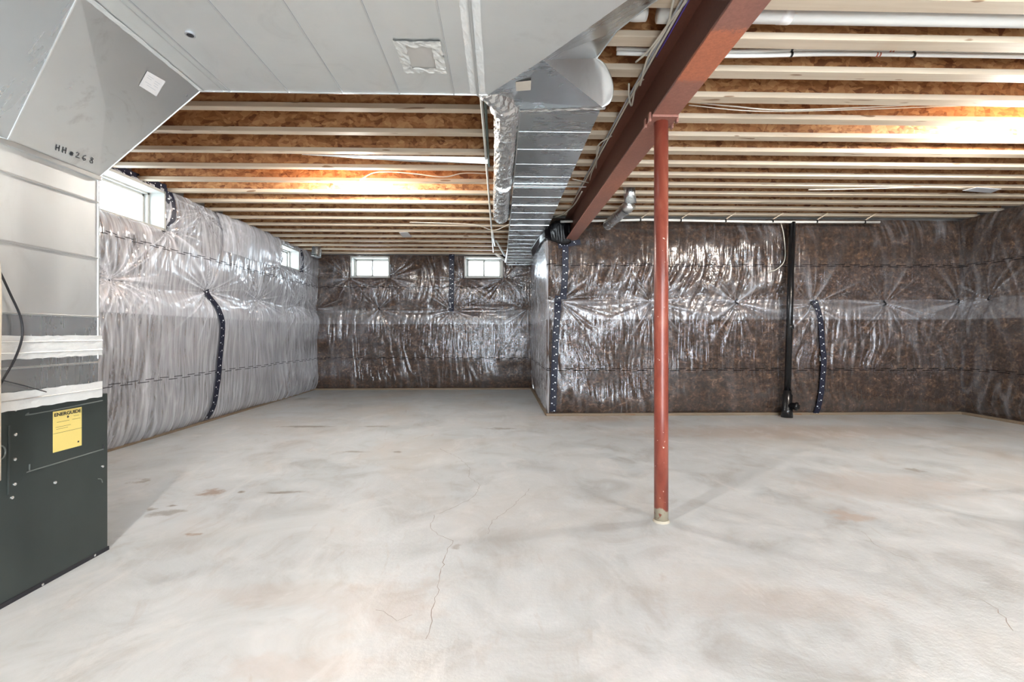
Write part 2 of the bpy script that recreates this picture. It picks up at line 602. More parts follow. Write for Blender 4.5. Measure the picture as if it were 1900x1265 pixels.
# ------------------------------------------------------------------ insulated walls
H = 2.68
JH = 0.30   # joist height
WALLS = {
    'left': dict(o=(-3.70, -3.0), u=(0, 1), n=(1, 0), L=12.4, vis=(6.3, 12.4), step=0.0095, amp=0.095, seed=3,
                 pins=[(7.51, 1.62, 1.1), (8.95, 1.63, 1.3), (10.2, 1.62, 1.2), (11.4, 1.60, 1.0), (12.3, 1.60, .8), (8.26, 2.24, 1.1), (8.8, 2.6, .9),
                       (10.86, 2.23, 1.0), (11.68, 2.24, .9), (9.3, 2.63, .6), (6.3, 1.62, 1.0)],
                 win=[(6.82, 8.24, 2.245, 2.655), (10.92, 11.67, 2.26, 2.62)]),
    'back': dict(o=(-3.70, 9.37), u=(1, 0), n=(0, -1), L=4.36, vis=(0, 4.36), step=0.0125, amp=0.055, seed=11,
                 pins=[(0.72, 2.20, 1.0), (1.53, 2.21, 1.0), (1.30, 1.60, 1.0), (2.74, 1.58, 1.1), (2.97, 2.20, .7), (3.78, 2.21, 1.0), (4.25, 1.60, 1.0), (0.08, 1.60, 1.0)],
                 win=[(0.75, 1.49, 2.236, 2.63), (3.0, 3.743, 2.236, 2.635)]),
    'jog': dict(o=(0.66, 9.40), u=(0, -1), n=(-1, 0), L=3.10, vis=(0, 3.1), step=0.02, amp=0.035, seed=21,
                pins=[(1.9, 1.6, .9), (3.0, 2.4, .5)], win=[]),
    'far_right': dict(o=(0.63, 6.33), u=(1, 0), n=(0, -1), L=5.80, vis=(0, 5.8), step=0.0115, amp=0.075, seed=31,
                      pins=[(0.16, 1.55, 1.0), (1.42, 1.54, 1.2), (2.59, 1.53, .9), (3.62, 1.50, 1.1), (4.66, 1.52, .9), (5.68, 1.54, .9)], win=[]),
    'right': dict(o=(6.39, 6.36), u=(0, -1), n=(-1, 0), L=9.36, vis=(0, 1.9), step=0.018, amp=0.07, seed=41,
                  pins=[(0.12, 1.55, .8), (0.42, 1.56, .9), (1.5, 1.55, 1.0)], win=[]),
}


def offset(W, u, v, film=True, wantfold=False):
    s = W['seed']
    A = W['amp']
    off = A * (1 - np.exp(-np.maximum(v, 0) / 0.10)) * (1 - np.exp(-np.maximum(H + 0.02 - v, 0) / 0.10))
    band = np.exp(-((v - 1.6) / 0.13) ** 2)
    off = off - A * 0.45 * band
    off = off + 0.022 * fbm(u * 1.3, v * 1.5, s, 2) * (A / 0.085)
    if W is WALLS['far_right'] or W is WALLS['jog']:
        e = u if W is WALLS['far_right'] else (W['L'] - u)
        off = off * (1 - np.exp(-np.maximum(e, 0) / 0.05))
    for (a, b, c, d) in W['win']:
        dx = np.maximum(np.maximum(a - u, u - b), 0)
        dy = np.maximum(np.maximum(c - v, v - d), 0)
        dist = np.sqrt(dx * dx + dy * dy)
        off = off * (1 - 0.9 * np.exp(-dist / 0.07))
    rad = 0.0 * u * v
    for i, (pu, pv, k) in enumerate(W['pins']):
        du = u - pu
        dv = v - pv
        r = np.sqrt(du * du + dv * dv) + 1e-6
        off = off - k * A * 0.55 * np.exp(-r / 0.10)
        if film:
            th = np.arctan2(dv, du)
            fan = 0.35 + 0.65 * np.abs(vn(th * 1.1 + i * 3.1, th * 0 + i, s + 5))
            ph = vn(th * 2.0 + i * 5.0, r * 0, s + 9 + i) * 4
            pl = np.cos(th * 8 + ph) * 0.65 + np.cos(th * 13 + ph * 2.3 + 1.0) * 0.35
            amp = k * np.minimum(1, r / 0.10) * np.exp(-(r / 0.40) ** 1.5)
            rg = 1.0 - np.abs(pl) * 1.6
            off = off + 0.022 * amp * fan * rg * (A / 0.085) ** 0.5
            rad = np.maximum(rad, np.clip(rg, 0, 1) ** 3 * k * fan * np.minimum(1, r / 0.02) * np.exp(-(r / 0.40) ** 1.5))
    fold = 0.0 * u * v
    if film:
        wx = fbm(u * 0.9, v * 0.9, s + 50, 2) * 0.35
        m1 = np.clip(fbm(u * 0.8, v * 1.1, s + 60, 2) * 1.1 + 0.5, 0.22, 1)
        r1 = 1 - np.abs(vn((u + wx * 0.5 + v * 0.05) * 15, v * 1.5, s + 70)) * 2
        r2 = 1 - np.abs(vn((u + wx * 0.5 - v * 0.08) * 31, v * 2.6, s + 80)) * 2
        off = off + m1 * (0.010 * r1 + 0.005 * r2)
        fold = np.clip(r1, 0, 1) ** 4 * m1 * 0.38 + np.clip(r2, 0, 1) ** 4 * m1 * 0.2 + rad * 1.6 + 0.11 * (1 / (1 + np.exp(-(v - 1.30) / 0.004))) * (1 / (1 + np.exp((v - 1.57) / 0.004)))
        off = off + 0.0007 * fbm(u * 18, v * 10, s + 90, 2)
        # tension ridges along the lapped band
        off = off + 0.004 * band * (1 - np.abs(vn(u * 1.1, (v + 0.02 * vn(u * 2, v * 0, s)) * 26, s + 95)) * 2)
    return (off, fold) if wantfold else off


def wpos(W, u, v, off):
    x = W['o'][0] + u * W['u'][0] + off * W['n'][0]
    y = W['o'][1] + u * W['u'][1] + off * W['n'][1]
    return x, y, v


def grid_axis(lo, hi, vis, step, snaps):
    pts = []
    x = lo
    while x < hi - 1e-6:
        pts.append(x)
        x += step if vis[0] - 0.05 <= x <= vis[1] else 0.10
    pts.append(hi)
    a = np.array(pts)
    for s in snaps:
        if lo < s < hi:
            a[np.argmin(np.abs(a - s))] = s
    return a


def sheet_mesh(name, W, v0, v1, lift, m, film, step, parent=None, u0=None, u1=None, extra=None):
    u0 = 0 if u0 is None else u0
    u1 = W['L'] if u1 is None else u1
    us = grid_axis(u0, u1, W['vis'], step, [q for w in W['win'] for q in w[:2]])
    vs = grid_axis(v0, v1, (v0, v1), step * (1.1 if film else 1), [q for w in W['win'] for q in w[2:]])
    U, V = np.meshgrid(us, vs, indexing='ij')
    off, fold = offset(W, U, V, film, True)
    off = off + lift
    if extra is not None:
        off = off + extra(U, V)
    x, y, z = wpos(W, U, V, off)
    nu, nv = len(us), len(vs)
    co = np.stack([x, y, z], -1).reshape(-1, 3)
    I = np.arange(nu * nv).reshape(nu, nv)
    q = np.stack([I[:-1, :-1], I[1:, :-1], I[1:, 1:], I[:-1, 1:]], -1).reshape(-1, 4)
    cu = ((us[:-1] + us[1:]) / 2)[:, None] + np.zeros((nu - 1, nv - 1))
    cv = ((vs[:-1] + vs[1:]) / 2)[None, :] + np.zeros((nu - 1, nv - 1))
    keep = np.ones((nu - 1, nv - 1), bool)
    for (a, b, c, d) in W['win']:
        keep &= ~((cu > a) & (cu < b) & (cv > c) & (cv < d))
    q = q[keep.reshape(-1)]
    me = bpy.data.meshes.new(name)
    me.vertices.add(len(co))
    me.vertices.foreach_set('co', co.reshape(-1))
    me.loops.add(len(q) * 4)
    me.loops.foreach_set('vertex_index', q.reshape(-1).astype(np.int32))
    me.polygons.add(len(q))
    me.polygons.foreach_set('loop_start', np.arange(0, len(q) * 4, 4, dtype=np.int32))
    me.polygons.foreach_set('use_smooth', np.ones(len(q), bool))
    me.update(calc_edges=True)
    uvl = me.uv_layers.new(name='UVMap')
    uv = np.stack([U.reshape(-1), V.reshape(-1)], -1)[q.reshape(-1)]
    uvl.data.foreach_set('uv', uv.reshape(-1).astype(np.float32))
    at = me.attributes.new('fold', 'FLOAT', 'POINT')
    at.data.foreach_set('value', np.clip(fold, 0, 1).reshape(-1).astype(np.float32))
    me.validate()
    me.materials.append(m)
    o = bpy.data.objects.new(name, me)
    C.objects.link(o)
    if parent:
        o.parent = parent
    return o


def wall_box(name, W, d0, d1, ulo=None, uhi=None):
    """concrete wall behind the insulation with window holes; d0<d1 depths behind the lined face"""
    bm = bmesh.new()
    ulo = 0 if ulo is None else ulo
    uhi = W['L'] if uhi is None else uhi

    def pb(ua, ub, va, vb):
        a = wpos(W, ua, va, -d0)
        b = wpos(W, ub, vb, -d1)
        box(bm, a, b)
    cur = ulo
    for (a, b, c, d) in sorted(W['win']):
        pb(cur, a, 0, H + JH)
        pb(a, b, 0, c)
        pb(a, b, d, H + JH)
        cur = b
    pb(cur, uhi, 0, H + JH)
    return struct(obj(name, bm, M['concrete']))


# ---- floor, ceiling deck
struct(obj('floor', B((-4.4, -3.4, -0.12), (6.9, 9.9, 0.0)), M['floor']))
fl = bpy.data.objects['floor']
struct(obj('ceiling', B((-4.2, -3.3, H + JH), (6.7, 9.8, H + JH + 0.02)), M['deck']))

# ---- walls
wall_box('wall_left', WALLS['left'], 0.10, 0.205, -0.3, 12.9)
wall_box('wall_back', WALLS['back'], 0.10, 0.205, 0, 4.36)
struct(obj('wall_jog', B((0.76, 6.43, 0), (0.98, 9.7, H + JH)), M['concrete']))
struct(obj('wall_far_right', B((0.76, 6.43, 0), (6.49, 6.65, H + JH)), M['concrete']))
wall_box('wall_right', WALLS['right'], 0.10, 0.34, -0.3, 9.6)
# wall behind the camera with unseen openings added to let fill light in
NW = dict(o=(-3.8, -3.0), u=(1, 0), n=(0, 1), L=10.3, win=[(3.7, 6.1, 0.02, 2.25), (7.6, 8.9, 1.6, 2.4)], seed=1)
wall_box('wall_near', NW, 0.0, 0.25)


# ---- insulation and plastic film
side_txt = {'left': 'left wall', 'back': 'back wall with two small windows', 'jog': 'short wall by the black membrane',
            'far_right': 'long wall behind the red post', 'right': 'right-hand wall'}
for key, W in WALLS.items():
    o = sheet_mesh('insulation_blanket', W, 0.0, H, -0.028, M['insul'], False, 0.045)
    tag(o, 'brown mottled fibreglass insulation covering the ' + side_txt[key], 'insulation')
    ms = M['sheet_left'] if key in ('left', 'jog') else M['sheet']
    lo = sheet_mesh('plastic_sheet', W, 0.01, 1.57, 0.0, ms, True, W['step'])
    tag(lo, 'wrinkled clear plastic film on the lower half of the ' + side_txt[key], 'plastic sheet')
    up = sheet_mesh('plastic_sheet', W, 1.30, H + 0.01, 0.010, ms, True, W['step'])
    tag(up, 'wrinkled clear plastic film on the upper half of the ' + side_txt[key], 'plastic sheet')

Wl = WALLS['left']
flap = sheet_mesh('plastic_flap', Wl, 2.18, 2.70, 0.028, M['sheet_flap'], True, 0.02, u0=9.15, u1=10.85,
                  extra=lambda U, V: 0.012 * vn(U * 9 + V * 2, V * 2, 5) + 0.02 * (V - 2.2))
tag(flap, 'cloudy folded plastic flap hanging over the top of the left wall', 'plastic sheet')

# ---- bottom plates
for nm, a, b in (('baseboard_left', (-3.70, -3.0, 0), (-3.655, 9.37, 0.022)), ('baseboard_back', (-3.7, 9.325, 0), (0.62, 9.37, 0.03)),
                 ('baseboard_jog', (0.612, 6.33, 0), (0.655, 9.37, 0.03)), ('baseboard_far_right', (0.62, 6.275, 0), (6.39, 6.325, 0.034)),
                 ('baseboard_right', (6.335, -3, 0), (6.385, 6.33, 0.034))):
    struct(obj(nm, B(a, b, 0.003), M['plate']))


# ---- windows
def window(idx, W, rect, zoom=1.0):
    a, b, c, d = rect
    root = bpy.data.objects.new('window_%d' % idx, None)
    C.objects.link(root)
    root['kind'] = 'structure'

    def bx(bm, ua, ub, va, vb, d0, d1, bev=0.0):
        box(bm, wpos(W, ua, va, -d0), wpos(W, ub, vb, -d1), bev)
    bm = bmesh.new()
    t = 0.014
    for (ua, ub, va, vb) in ((a - t, a + t, c - t, d + t), (b - t, b + t, c - t, d + t), (a, b, c - t, c + t), (a, b, d - t, d + t)):
        bx(bm, ua, ub, va, vb, -0.022, 0.20)
    obj('window_jamb', bm, M['winframe'], root)
    bm = bmesh.new()
    f = 0.038
    for (ua, ub, va, vb) in ((a, a + f, c, d), (b - f, b, c, d), (a, b, c, c + f * .8), (a, b, d - f * .8, d)):
        bx(bm, ua, ub, va, vb, 0.14, 0.21)
    obj('window_frame', bm, M['winframe'], root)
    m = (a + b) / 2
    for k, (s0, s1, dd) in enumerate(((a + f, m + 0.018, 0.155), (m - 0.018, b - f, 0.178))):
        bm = bmesh.new()
        g = 0.024
        v0, v1 = c + f * .8, d - f * .8
        for (ua, ub, va, vb) in ((s0, s0 + g, v0, v1), (s1 - g, s1, v0, v1), (s0, s1, v0, v0 + g), (s0, s1, v1 - g, v1)):
            bx(bm, ua, ub, va, vb, dd, dd + 0.02)
        s = obj('sash', bm, M['winframe'], root)
        bm = bmesh.new()
        bx(bm, s0 + g, s1 - g, v0 + g, v1 - g, dd + 0.008, dd + 0.012)
        p = obj('pane', bm, M['pane'], s)
    bm = bmesh.new()
    bx(bm, m - 0.012, m + 0.012, (c + d) / 2 - 0.03, (c + d) / 2 + 0.03, 0.135, 0.158, 0.004)
    obj('latch', bm, M['grey_cable'], root)
    x, y, z = wpos(W, m, (c + d) / 2, -0.24)
    portal((x, y, z), (W['n'][0], W['n'][1], 0), b - a, d - c)
    return root


window(1, WALLS['left'], WALLS['left']['win'][0])
window(2, WALLS['left'], WALLS['left']['win'][1])
window(3, WALLS['back'], WALLS['back']['win'][0])
window(4, WALLS['back'], WALLS['back']['win'][1])
fill_light((1.1, -3.3, 1.13), (0, 1, 0), 2.4, 2.2, 26)  # added fill from behind the camera, no real door there
fill_light((4.45, -3.3, 2.0), (0, 1, 0), 1.3, 0.8, 10)  # second added fill, at the smaller made-up opening


# ------------------------------------------------------------------ joists
def joist(x0, x1, yfar, fw, label, group):
    yc = yfar - fw / 2
    t = thing('floor_joist', label, 'joist', ((x0 + x1) / 2, yc, H), group)
    obj('bottom_flange', B((x0, yfar - fw, H), (x1, yfar, H + 0.036), 0.003), M['flange'], t)
    obj('web', B((x0, yc - 0.005, H + 0.036), (x1, yc + 0.005, H + JH - 0.036)), M['web'], t)
    obj('top_flange', B((x0, yfar - fw, H + JH - 0.036), (x1, yfar, H + JH)), M['flange'], t)


ordn = ['first', 'second', 'third', 'fourth', 'fifth', 'sixth', 'seventh', 'eighth', 'ninth', 'tenth', 'eleventh', 'twelfth', 'thirteenth',
        'fourteenth', 'fifteenth', 'sixteenth', 'seventeenth', 'eighteenth', 'nineteenth', 'twentieth']
LJ = [3.36 + 0.395 * k for k in range(-1, 16)]
LJ = [y for y in LJ if y < 9.3]
for i, y in enumerate(LJ):
    if i == 0:
        lab = 'wooden I-joist mostly hidden above the far edge of the big metal duct'
    else:
        lab = 'wooden I-joist left of the metal trunk duct, %s beyond the big duct' % ordn[i - 1]
    joist(-3.78, 0.36, y, 0.064, lab, 'joists of the left bay')
RJ = [2.252 + 0.3055 * k for k in range(-1, 14)]
for i, y in enumerate(RJ):
    if i == 0:
        lab = 'wooden I-joist at the top edge of the picture right of the red beam'
    else:
        lab = 'wooden I-joist crossing over the red beam, %s down from the top edge' % ordn[i]
    joist(0.42, 6.45, y, 0.088, lab, 'joists crossing over the red beam')

# thin sheet-metal panning hanging under two left joists
pan = slab([wp(560, 287, Z=2.67), wp(905, 292, Z=2.67), wp(905, 304, Z=2.62), wp(760, 300, Z=2.64)], (0, 0, 1), 0.004)
tag(obj('metal_liner', pan, M['galv']), 'thin grey sheet-metal strip under the joists left of the foil duct', 'metal strip')

# ------------------------------------------------------------------ steel beam and post
BX = 0.951
bt = thing('steel_beam', 'red-brown steel I-beam running along the ceiling over the post', 'beam', (BX, 1.7, 2.36))
obj('bottom_flange', B((BX - 0.073, -2.95, 2.36), (BX + 0.073, 6.32, 2.374), 0.002), M['beam'], bt)
obj('top_flange', B((BX - 0.073, -2.95, 2.664), (BX + 0.073, 6.40, 2.678), 0.002), M['web_steel'], bt)
obj('web', B((BX - 0.005, -2.95, 2.374), (BX + 0.005, 6.40, 2.664)), M['web_steel'], bt)

px_, py_ = 0.948, 2.735
pt = thing('support_post', 'round red steel post standing on the floor under the beam', 'post', (px_, py_, 0))
obj('post_shaft', tube([(px_, py_, 0.0), (px_, py_, 0.6), (px_, py_, 1.4), (px_, py_, 2.346)], 0.0405, 40), M['post'], pt, True)
obj('cap_plate', B((px_ - 0.075, py_ - 0.075, 2.346), (px_ + 0.075, py_ + 0.075, 2.36), 0.002), M['beam'], pt)
for sx in (-1, 1):
    for sy_ in (-0.05, 0.03):
        obj('clamp', B((px_ + sx * 0.073, py_ + sy_, 2.33), (px_ + sx * 0.086, py_ + sy_ + 0.03, 2.385), 0.003), M['beam'], pt)
obj('base_ring', tube([(px_, py_, 0), (px_, py_, 0.012)], [0.049, 0.043], 32), simple('mortar', (0.48, 0.44, 0.36), 0.9, bump=0.4), pt)

# ------------------------------------------------------------------ big ceiling duct
ZB = 2.38
far_y = 2.506
C0 = (-1.577, far_y)
diag = [(-0.066, 2.508), (0.199, 2.181), (0.489, 1.782), (0.76, 1.41)]
md = thing('ceiling_duct', 'wide galvanised duct hanging across the ceiling in the foreground', 'duct', (-0.5, 1.8, ZB))
sx_ = [-1.577] + [wp(p, 172, Z=ZB).x for p in (430, 536, 636, 741, 842)] + [-0.118]


def diag_y(x):
    pts = diag
    if x <= pts[0][0]:
        return far_y
    for (a, b), (c, d) in zip(pts, pts[1:]):
        if a <= x <= c:
            return b + (d - b) * (x - a) / (c - a)
    return pts[-1][1]


NEAR = 1.05
for a, b in zip(sx_, sx_[1:]):
    obj('duct_panel', slab([(a + 0.002, NEAR, ZB), (b - 0.002, NEAR, ZB), (b - 0.002, far_y, ZB), (a + 0.002, far_y, ZB)], (0, 0, 1), 0.006), M['galv'], md)
obj('duct_panel', slab([(-0.116, NEAR, ZB), (0.76, NEAR, ZB), diag[3] + (ZB,), diag[2] + (ZB,), diag[1] + (ZB,), diag[0] + (ZB,), (-0.116, far_y, ZB)], (0, 0, 1), 0.006), M['galv'], md)
for x in sx_[1:-1]:
    obj('standing_seam', B((x - 0.003, NEAR, ZB - 0.005), (x + 0.003, far_y, ZB), 0.001), M['seam'], md)
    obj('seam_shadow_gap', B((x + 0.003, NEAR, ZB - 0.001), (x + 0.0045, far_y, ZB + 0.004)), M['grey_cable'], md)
bm = bmesh.new()
box(bm, (-1.577, NEAR, ZB + 0.006), (0.76, NEAR + 0.004, 2.66))
box(bm, (0.756, NEAR, ZB + 0.006), (0.76, 1.405, 2.66))
box(bm, (-1.577, far_y - 0.004, ZB + 0.0062), (-0.07, far_y, 2.66))
box(bm, (-1.577, NEAR, 2.655), (-0.07, far_y, 2.66))
box(bm, (-0.07, NEAR, 2.655), (0.2, 2.18, 2.66))
obj('duct_side', bm, M['galv'], md)
# rolled bright edge along the far side
obj('edge_fold', B((-1.577, far_y - 0.001, ZB - 0.004), (-0.07, far_y + 0.006, ZB + 0.004), 0.0015), M['seam'], md)
# taped cleat joint


def wrinkled_strip(name, p0, p1, width, across, up, m, parent, n=40, amp=0.0015, seed=1):
    p0, p1, across, up = Vector(p0), Vector(p1), Vector(across).normalized(), Vector(up).normalized()
    vs, fs = [], []
    rnd = random.Random(seed)
    for i in range(n + 1):
        c = p0.lerp(p1, i / n)
        for j in range(5):
            w = (j / 4 - 0.5) * (width + rnd.uniform(-1, 1) * amp * 2)
            vs.append(c + across * w + up * (0.0015 + rnd.uniform(0, amp)))
    for i in range(n):
        for j in range(4):
            k = i * 5 + j
            fs.append((k, k + 1, k + 6, k + 5))
    return obj(name, (vs, fs), m, parent)


for dx in (-0.024, 0.024):
    wrinkled_strip('foil_tape', (-0.118 + dx, NEAR, ZB), (-0.118 + dx, far_y + 0.005, ZB), 0.034, (1, 0, 0), (0, 0, -1), M['paletape'], md, 60, 0.002, 3)
obj('drive_cleat', B((-0.118 - 0.006, NEAR, ZB - 0.010), (-0.118 + 0.006, far_y, ZB), 0.002), M['seam'], md)
wrinkled_strip('foil_tape', (-1.562, 1.3, ZB), (-1.572, far_y, ZB), 0.03, (1, 0, 0), (0, 0, -1), M['paletape'], md, 50, 0.002, 8)
# fold line beside the left tape
obj('fold_line', B((-1.46, NEAR, ZB - 0.003), (-1.454, far_y, ZB), 0.001), M['seam'], md)
# patched access opening
patch = [wp(733, 76, Z=ZB), wp(820, 79, Z=ZB), wp(829, 133, Z=ZB), wp(753, 130, Z=ZB)]
x0 = min(p.x for p in patch[:1] + patch[3:]) + 0.005
x0, x1 = -0.55 + 0, -0.30
pA = wp(752, 133, Z=ZB)
pB = wp(829, 134, Z=ZB)
pC = wp(728, 73, Z=ZB)
y0, y1 = pC.y, pA.y
x0, x1 = (pA.x + pC.x) / 2, pB.x
tw = 0.045
pw = [((x0, y0 + tw / 2), (x1, y0 + tw / 2), (0, 1, 0)), ((x0, y1 - tw / 2), (x1, y1 - tw / 2), (0, 1, 0)),
      ((x0 + tw / 2, y0), (x0 + tw / 2, y1), (1, 0, 0)), ((x1 - tw / 2, y0), (x1 - tw / 2, y1), (1, 0, 0))]
cv = thing('access_cover', 'small square metal cover taped with foil on the ceiling duct', 'cover', ((x0 + x1) / 2, (y0 + y1) / 2, ZB))
obj('cover_plate', B((x0 + tw * .8, y0 + tw * .8, ZB - 0.003), (x1 - tw * .8, y1 - tw * .8, ZB - 0.0002)), simple('cover_metal', (0.62, 0.60, 0.57), 0.5, 0.5), cv)
for i, (a, b, ac) in enumerate(pw):
    wrinkled_strip('foil_tape', (*a, ZB - 0.003), (*b, ZB - 0.003), tw, ac, (0, 0, -1), simple('pale_foil', (0.85, 0.85, 0.82), 0.35, 0.5, bump=0.6), cv, 14, 0.004, 20 + i)
# plug hole
hc = wp(353, 63, Z=ZB)
hb = tube([(hc.x, hc.y, ZB + 0.001), (hc.x, hc.y, ZB - 0.006)], [0.020, 0.020], 20)
obj('test_plug', hb, M['grey_cable'], md)
obj('plug_centre', tube([(hc.x, hc.y, ZB - 0.006), (hc.x, hc.y, ZB - 0.0068)], 0.014, 20), M['ink'], md)

# slanted end of the big duct and the fitting to the trunk
Z2, Z3 = 2.48, 2.665
A1, A2, A3, A4 = Vector((-0.066, 2.508, ZB)), Vector((0.199, 2.181, ZB)), Vector((0.489, 1.782, ZB)), Vector((0.76, 1.41, ZB))
T0, T1 = Vector((0.123, 2.887, Z2)), Vector((0.621, 2.835, Z2))
U2, U3, U4 = Vector((0.547, 2.643, Z3)), Vector((0.718, 2.197, Z3)), Vector((0.84, 2.03, Z3))
fit = thing('duct_transition', 'creased galvanised fitting joining the big duct to the trunk duct', 'duct fitting', (0.35, 2.5, ZB))


def facet(name, pts, m, parent, lift=0.0):
    pts = [Vector(p) for p in pts]
    me = bmesh.new()
    vs = [me.verts.new(p) for p in pts]
    c = sum(pts, Vector()) / len(pts)
    cc = me.verts.new(c + Vector((0, 0, lift)))
    for i in range(len(vs)):
        me.faces.new((vs[i], vs[(i + 1) % len(vs)], cc))
    return obj(name, me, m, parent)


def poly(name, pts, m, parent, smooth=False):
    me = bmesh.new()
    f = me.faces.new([me.verts.new(p) for p in pts])
    bmesh.ops.triangulate(me, faces=[f])
    return obj(name, me, m, parent, smooth)


mid01 = wp(948, 187, Z=2.44)
poly('transition_panel', [A1, A2, T1, T0, mid01], M['galv2'], fit)
lobe = [A2, U2, wp(1122, 120, Z=2.62), wp(1135, 148, Z=2.58), wp(1137, 172, Z=2.54), wp(1131, 190, Z=2.50), T1]
poly('transition_panel', lobe, M['galv'], fit, True)
poly('end_panel', [A2, A3, A4, Vector((0.84, 1.5, Z3)), U4, U3, (U3 + U2) / 2 + Vector((-0.03, -0.02, 0)), U2], M['galv2'], fit)
obj('rolled_edge', tube(smooth_path(lobe[1:], 5), 0.004, 6), M['seam'], fit)
obj('rolled_edge', tube(smooth_path([A1, mid01, T0], 6), 0.004, 6), M['seam'], fit)
obj('rolled_edge', tube([U2, (U3 + U2) / 2 + Vector((-0.03, -0.02, 0)), U3, U4], 0.004, 6), M['seam'], fit)
wrinkled_strip('foil_tape', T0 + Vector((0, 0.005, 0)), T1 + Vector((0.02, 0.005, 0)), 0.03, (0, 1, 0), (0, 0, -1), M['foil'], fit, 20, 0.004, 6)
stk = [wp(955, 146, Z=2.41), wp(984, 143, Z=2.41), wp(984, 160, Z=2.41), wp(957, 161, Z=2.41)]
pn = (T0 - A1).cross(T1 - A1)
obj('faded_sticker', slab([onplane(a, b, (A1 + T0) / 2, (A2 - A1).cross(T1 - A1), 0.02) for a, b in ((956, 145), (985, 142), (984, 160), (957, 162))], (0, 0, 1), 0.0008),
    simple('faded_paper', (0.62, 0.56, 0.48), 0.7), fit)

# ------------------------------------------------------------------ trunk duct
TX0, TX1 = 0.123, 0.617
tr = thing('trunk_duct', 'long shiny rectangular trunk duct running away between joists and red beam', 'duct', (0.37, 6, Z2))
y = 2.885
k = 0
while y < 9.3:
    y2 = min(y + 0.3045, 9.31)
    bm = bmesh.new()
    box(bm, (TX0, y + 0.001, Z2), (TX1, y2 - 0.001, Z2 + 0.185))
    obj('duct_panel', bm, M['galv2'], tr)
    big = (k == 6 or k == 9)
    hgt = 0.004 if big else 0.0008
    obj('seam', B((TX0 - 0.002, y2 - (0.006 if big else 0.002), Z2 - hgt), (TX1 + 0.002, y2 + (0.006 if big else 0.001), Z2 + 0.001)), M['seam'], tr)
    y = y2
    k += 1
sy = wp(1000, 347, Z=Z2 - 0.015).y
obj('hanger_strap', B((TX0 - 0.004, sy - 0.012, Z2 - 0.012), (0.80, sy + 0.012, Z2 - 0.009)), M['seam'], tr)
obj('duct_corner', B((TX0 - 0.005, 2.89, Z2 - 0.004), (TX0 + 0.004, 9.3, Z2 + 0.006), 0.002), M['seam'], tr)

# ------------------------------------------------------------------ foil flexible duct
fd = thing('flexible_duct', 'crinkled silver foil insulated duct alongside the trunk duct', 'duct', (0.02, 4, 2.5))
path = smooth_path([(-0.10, 2.47, 2.50), (-0.05, 2.60, 2.48), (0.030, 2.80, 2.50), (0.042, 3.2, 2.525), (0.036, 3.8, 2.53), (0.026, 4.45, 2.54), (0.016, 5.1, 2.55), (0.012, 5.6, 2.555), (0.01, 5.92, 2.60), (0.008, 6.0, 2.72)], 16)
rr = []
for i, p in enumerate(path):
    base = 0.083 + 0.012 * min(1, max(0, (p.y - 3) / 3))
    if abs(p.y - 4.45) < 0.06:
        base *= 0.9
    if p.y < 2.8:
        base = 0.075
    rr.append(base)
rnd = random.Random(9)
tab = [[rnd.uniform(-1, 1) for _ in range(44)] for _ in range(len(path))]
obj('foil_jacket', tube(path, rr, 44, True, lambda i, j: 0.045 * tab[i][j] + 0.03 * sin(i * 1.9)), M['foilduct'], fd)
for yy in (4.45, 2.86):
    pth = [(0.026, yy - 0.03, 2.527 if yy > 3 else 2.507), (0.02, yy + 0.03, 2.53 if yy > 3 else 2.51)]
    obj('band', tube(pth, 0.087, 32), M['foil'], fd)
el = tube(smooth_path([(-0.125, 2.45, 2.47), (-0.06, 2.56, 2.45), (0.02, 2.72, 2.46)], 6), [0.06] * 5 + [0.075] * 8, 24, True, lambda i, j: 0.05 * sin(i * 3 + j * 5))
obj('takeoff_collar', el, M['foil'], fd)

# ------------------------------------------------------------------ plenum and furnace
PX = -1.98
FY, NY = 2.36, 1.20
fur = thing('furnace', 'charcoal metal furnace cabinet standing at the left edge', 'furnace', (-2.3, 2.0, 0))
FX = -2.0
FT = 0.80
obj('cabinet', B((-2.62, 1.25, 0.0), (FX, 2.44, FT), 0.004), M['furn'], fur)
obj('base_channel', B((-2.61, 1.26, 0.0), (FX + 0.004, 2.445, 0.02), 0.002), M['ink'], fur)


def fx(px, py, dx=0.0):
    return wp(px, py, X=FX + dx)


def ribpath(pts, r, m=None):
    obj('pressed_rib', tube(smooth_path([fx(a, b, 0.001) for a, b in pts], 3), r, 8), m or M['furnrib'], fur)


ribpath([(53, 766), (60, 768), (190, 743)], 0.0028)
ribpath([(53, 766), (54, 757), (64, 753), (192, 732)], 0.0022, M['furn'])
ribpath([(55, 861), (55, 873), (62, 872), (192, 833)], 0.0028)
ribpath([(192, 833), (192, 824)], 0.0028, M['ink'])
ribpath([(17, 790), (16, 850), (15, 918)], 0.0035, M['furn'])
ribpath([(182, 888), (188, 889), (190, 895)], 0.002)
for (a, b) in ((28, 760), (28, 806), (27, 852), (27, 898), (22, 923), (102, 895), (190, 865), (175, 1030), (78, 1084)):
    p = fx(a, b)
    obj('screw', tube([p, p + Vector((0.004, 0, 0)), p + Vector((0.006, 0, 0))], [0.0068, 0.0062, 0.003], 12), M['screw'], fur, False)
p = fx(-2, 840)
obj('port_ring', tube([p + Vector((0.003, 0.022 * cos(a), 0.028 * sin(a))) for a in np.linspace(0, 2 * pi, 20)], 0.003, 6), M['furnrib'], fur)

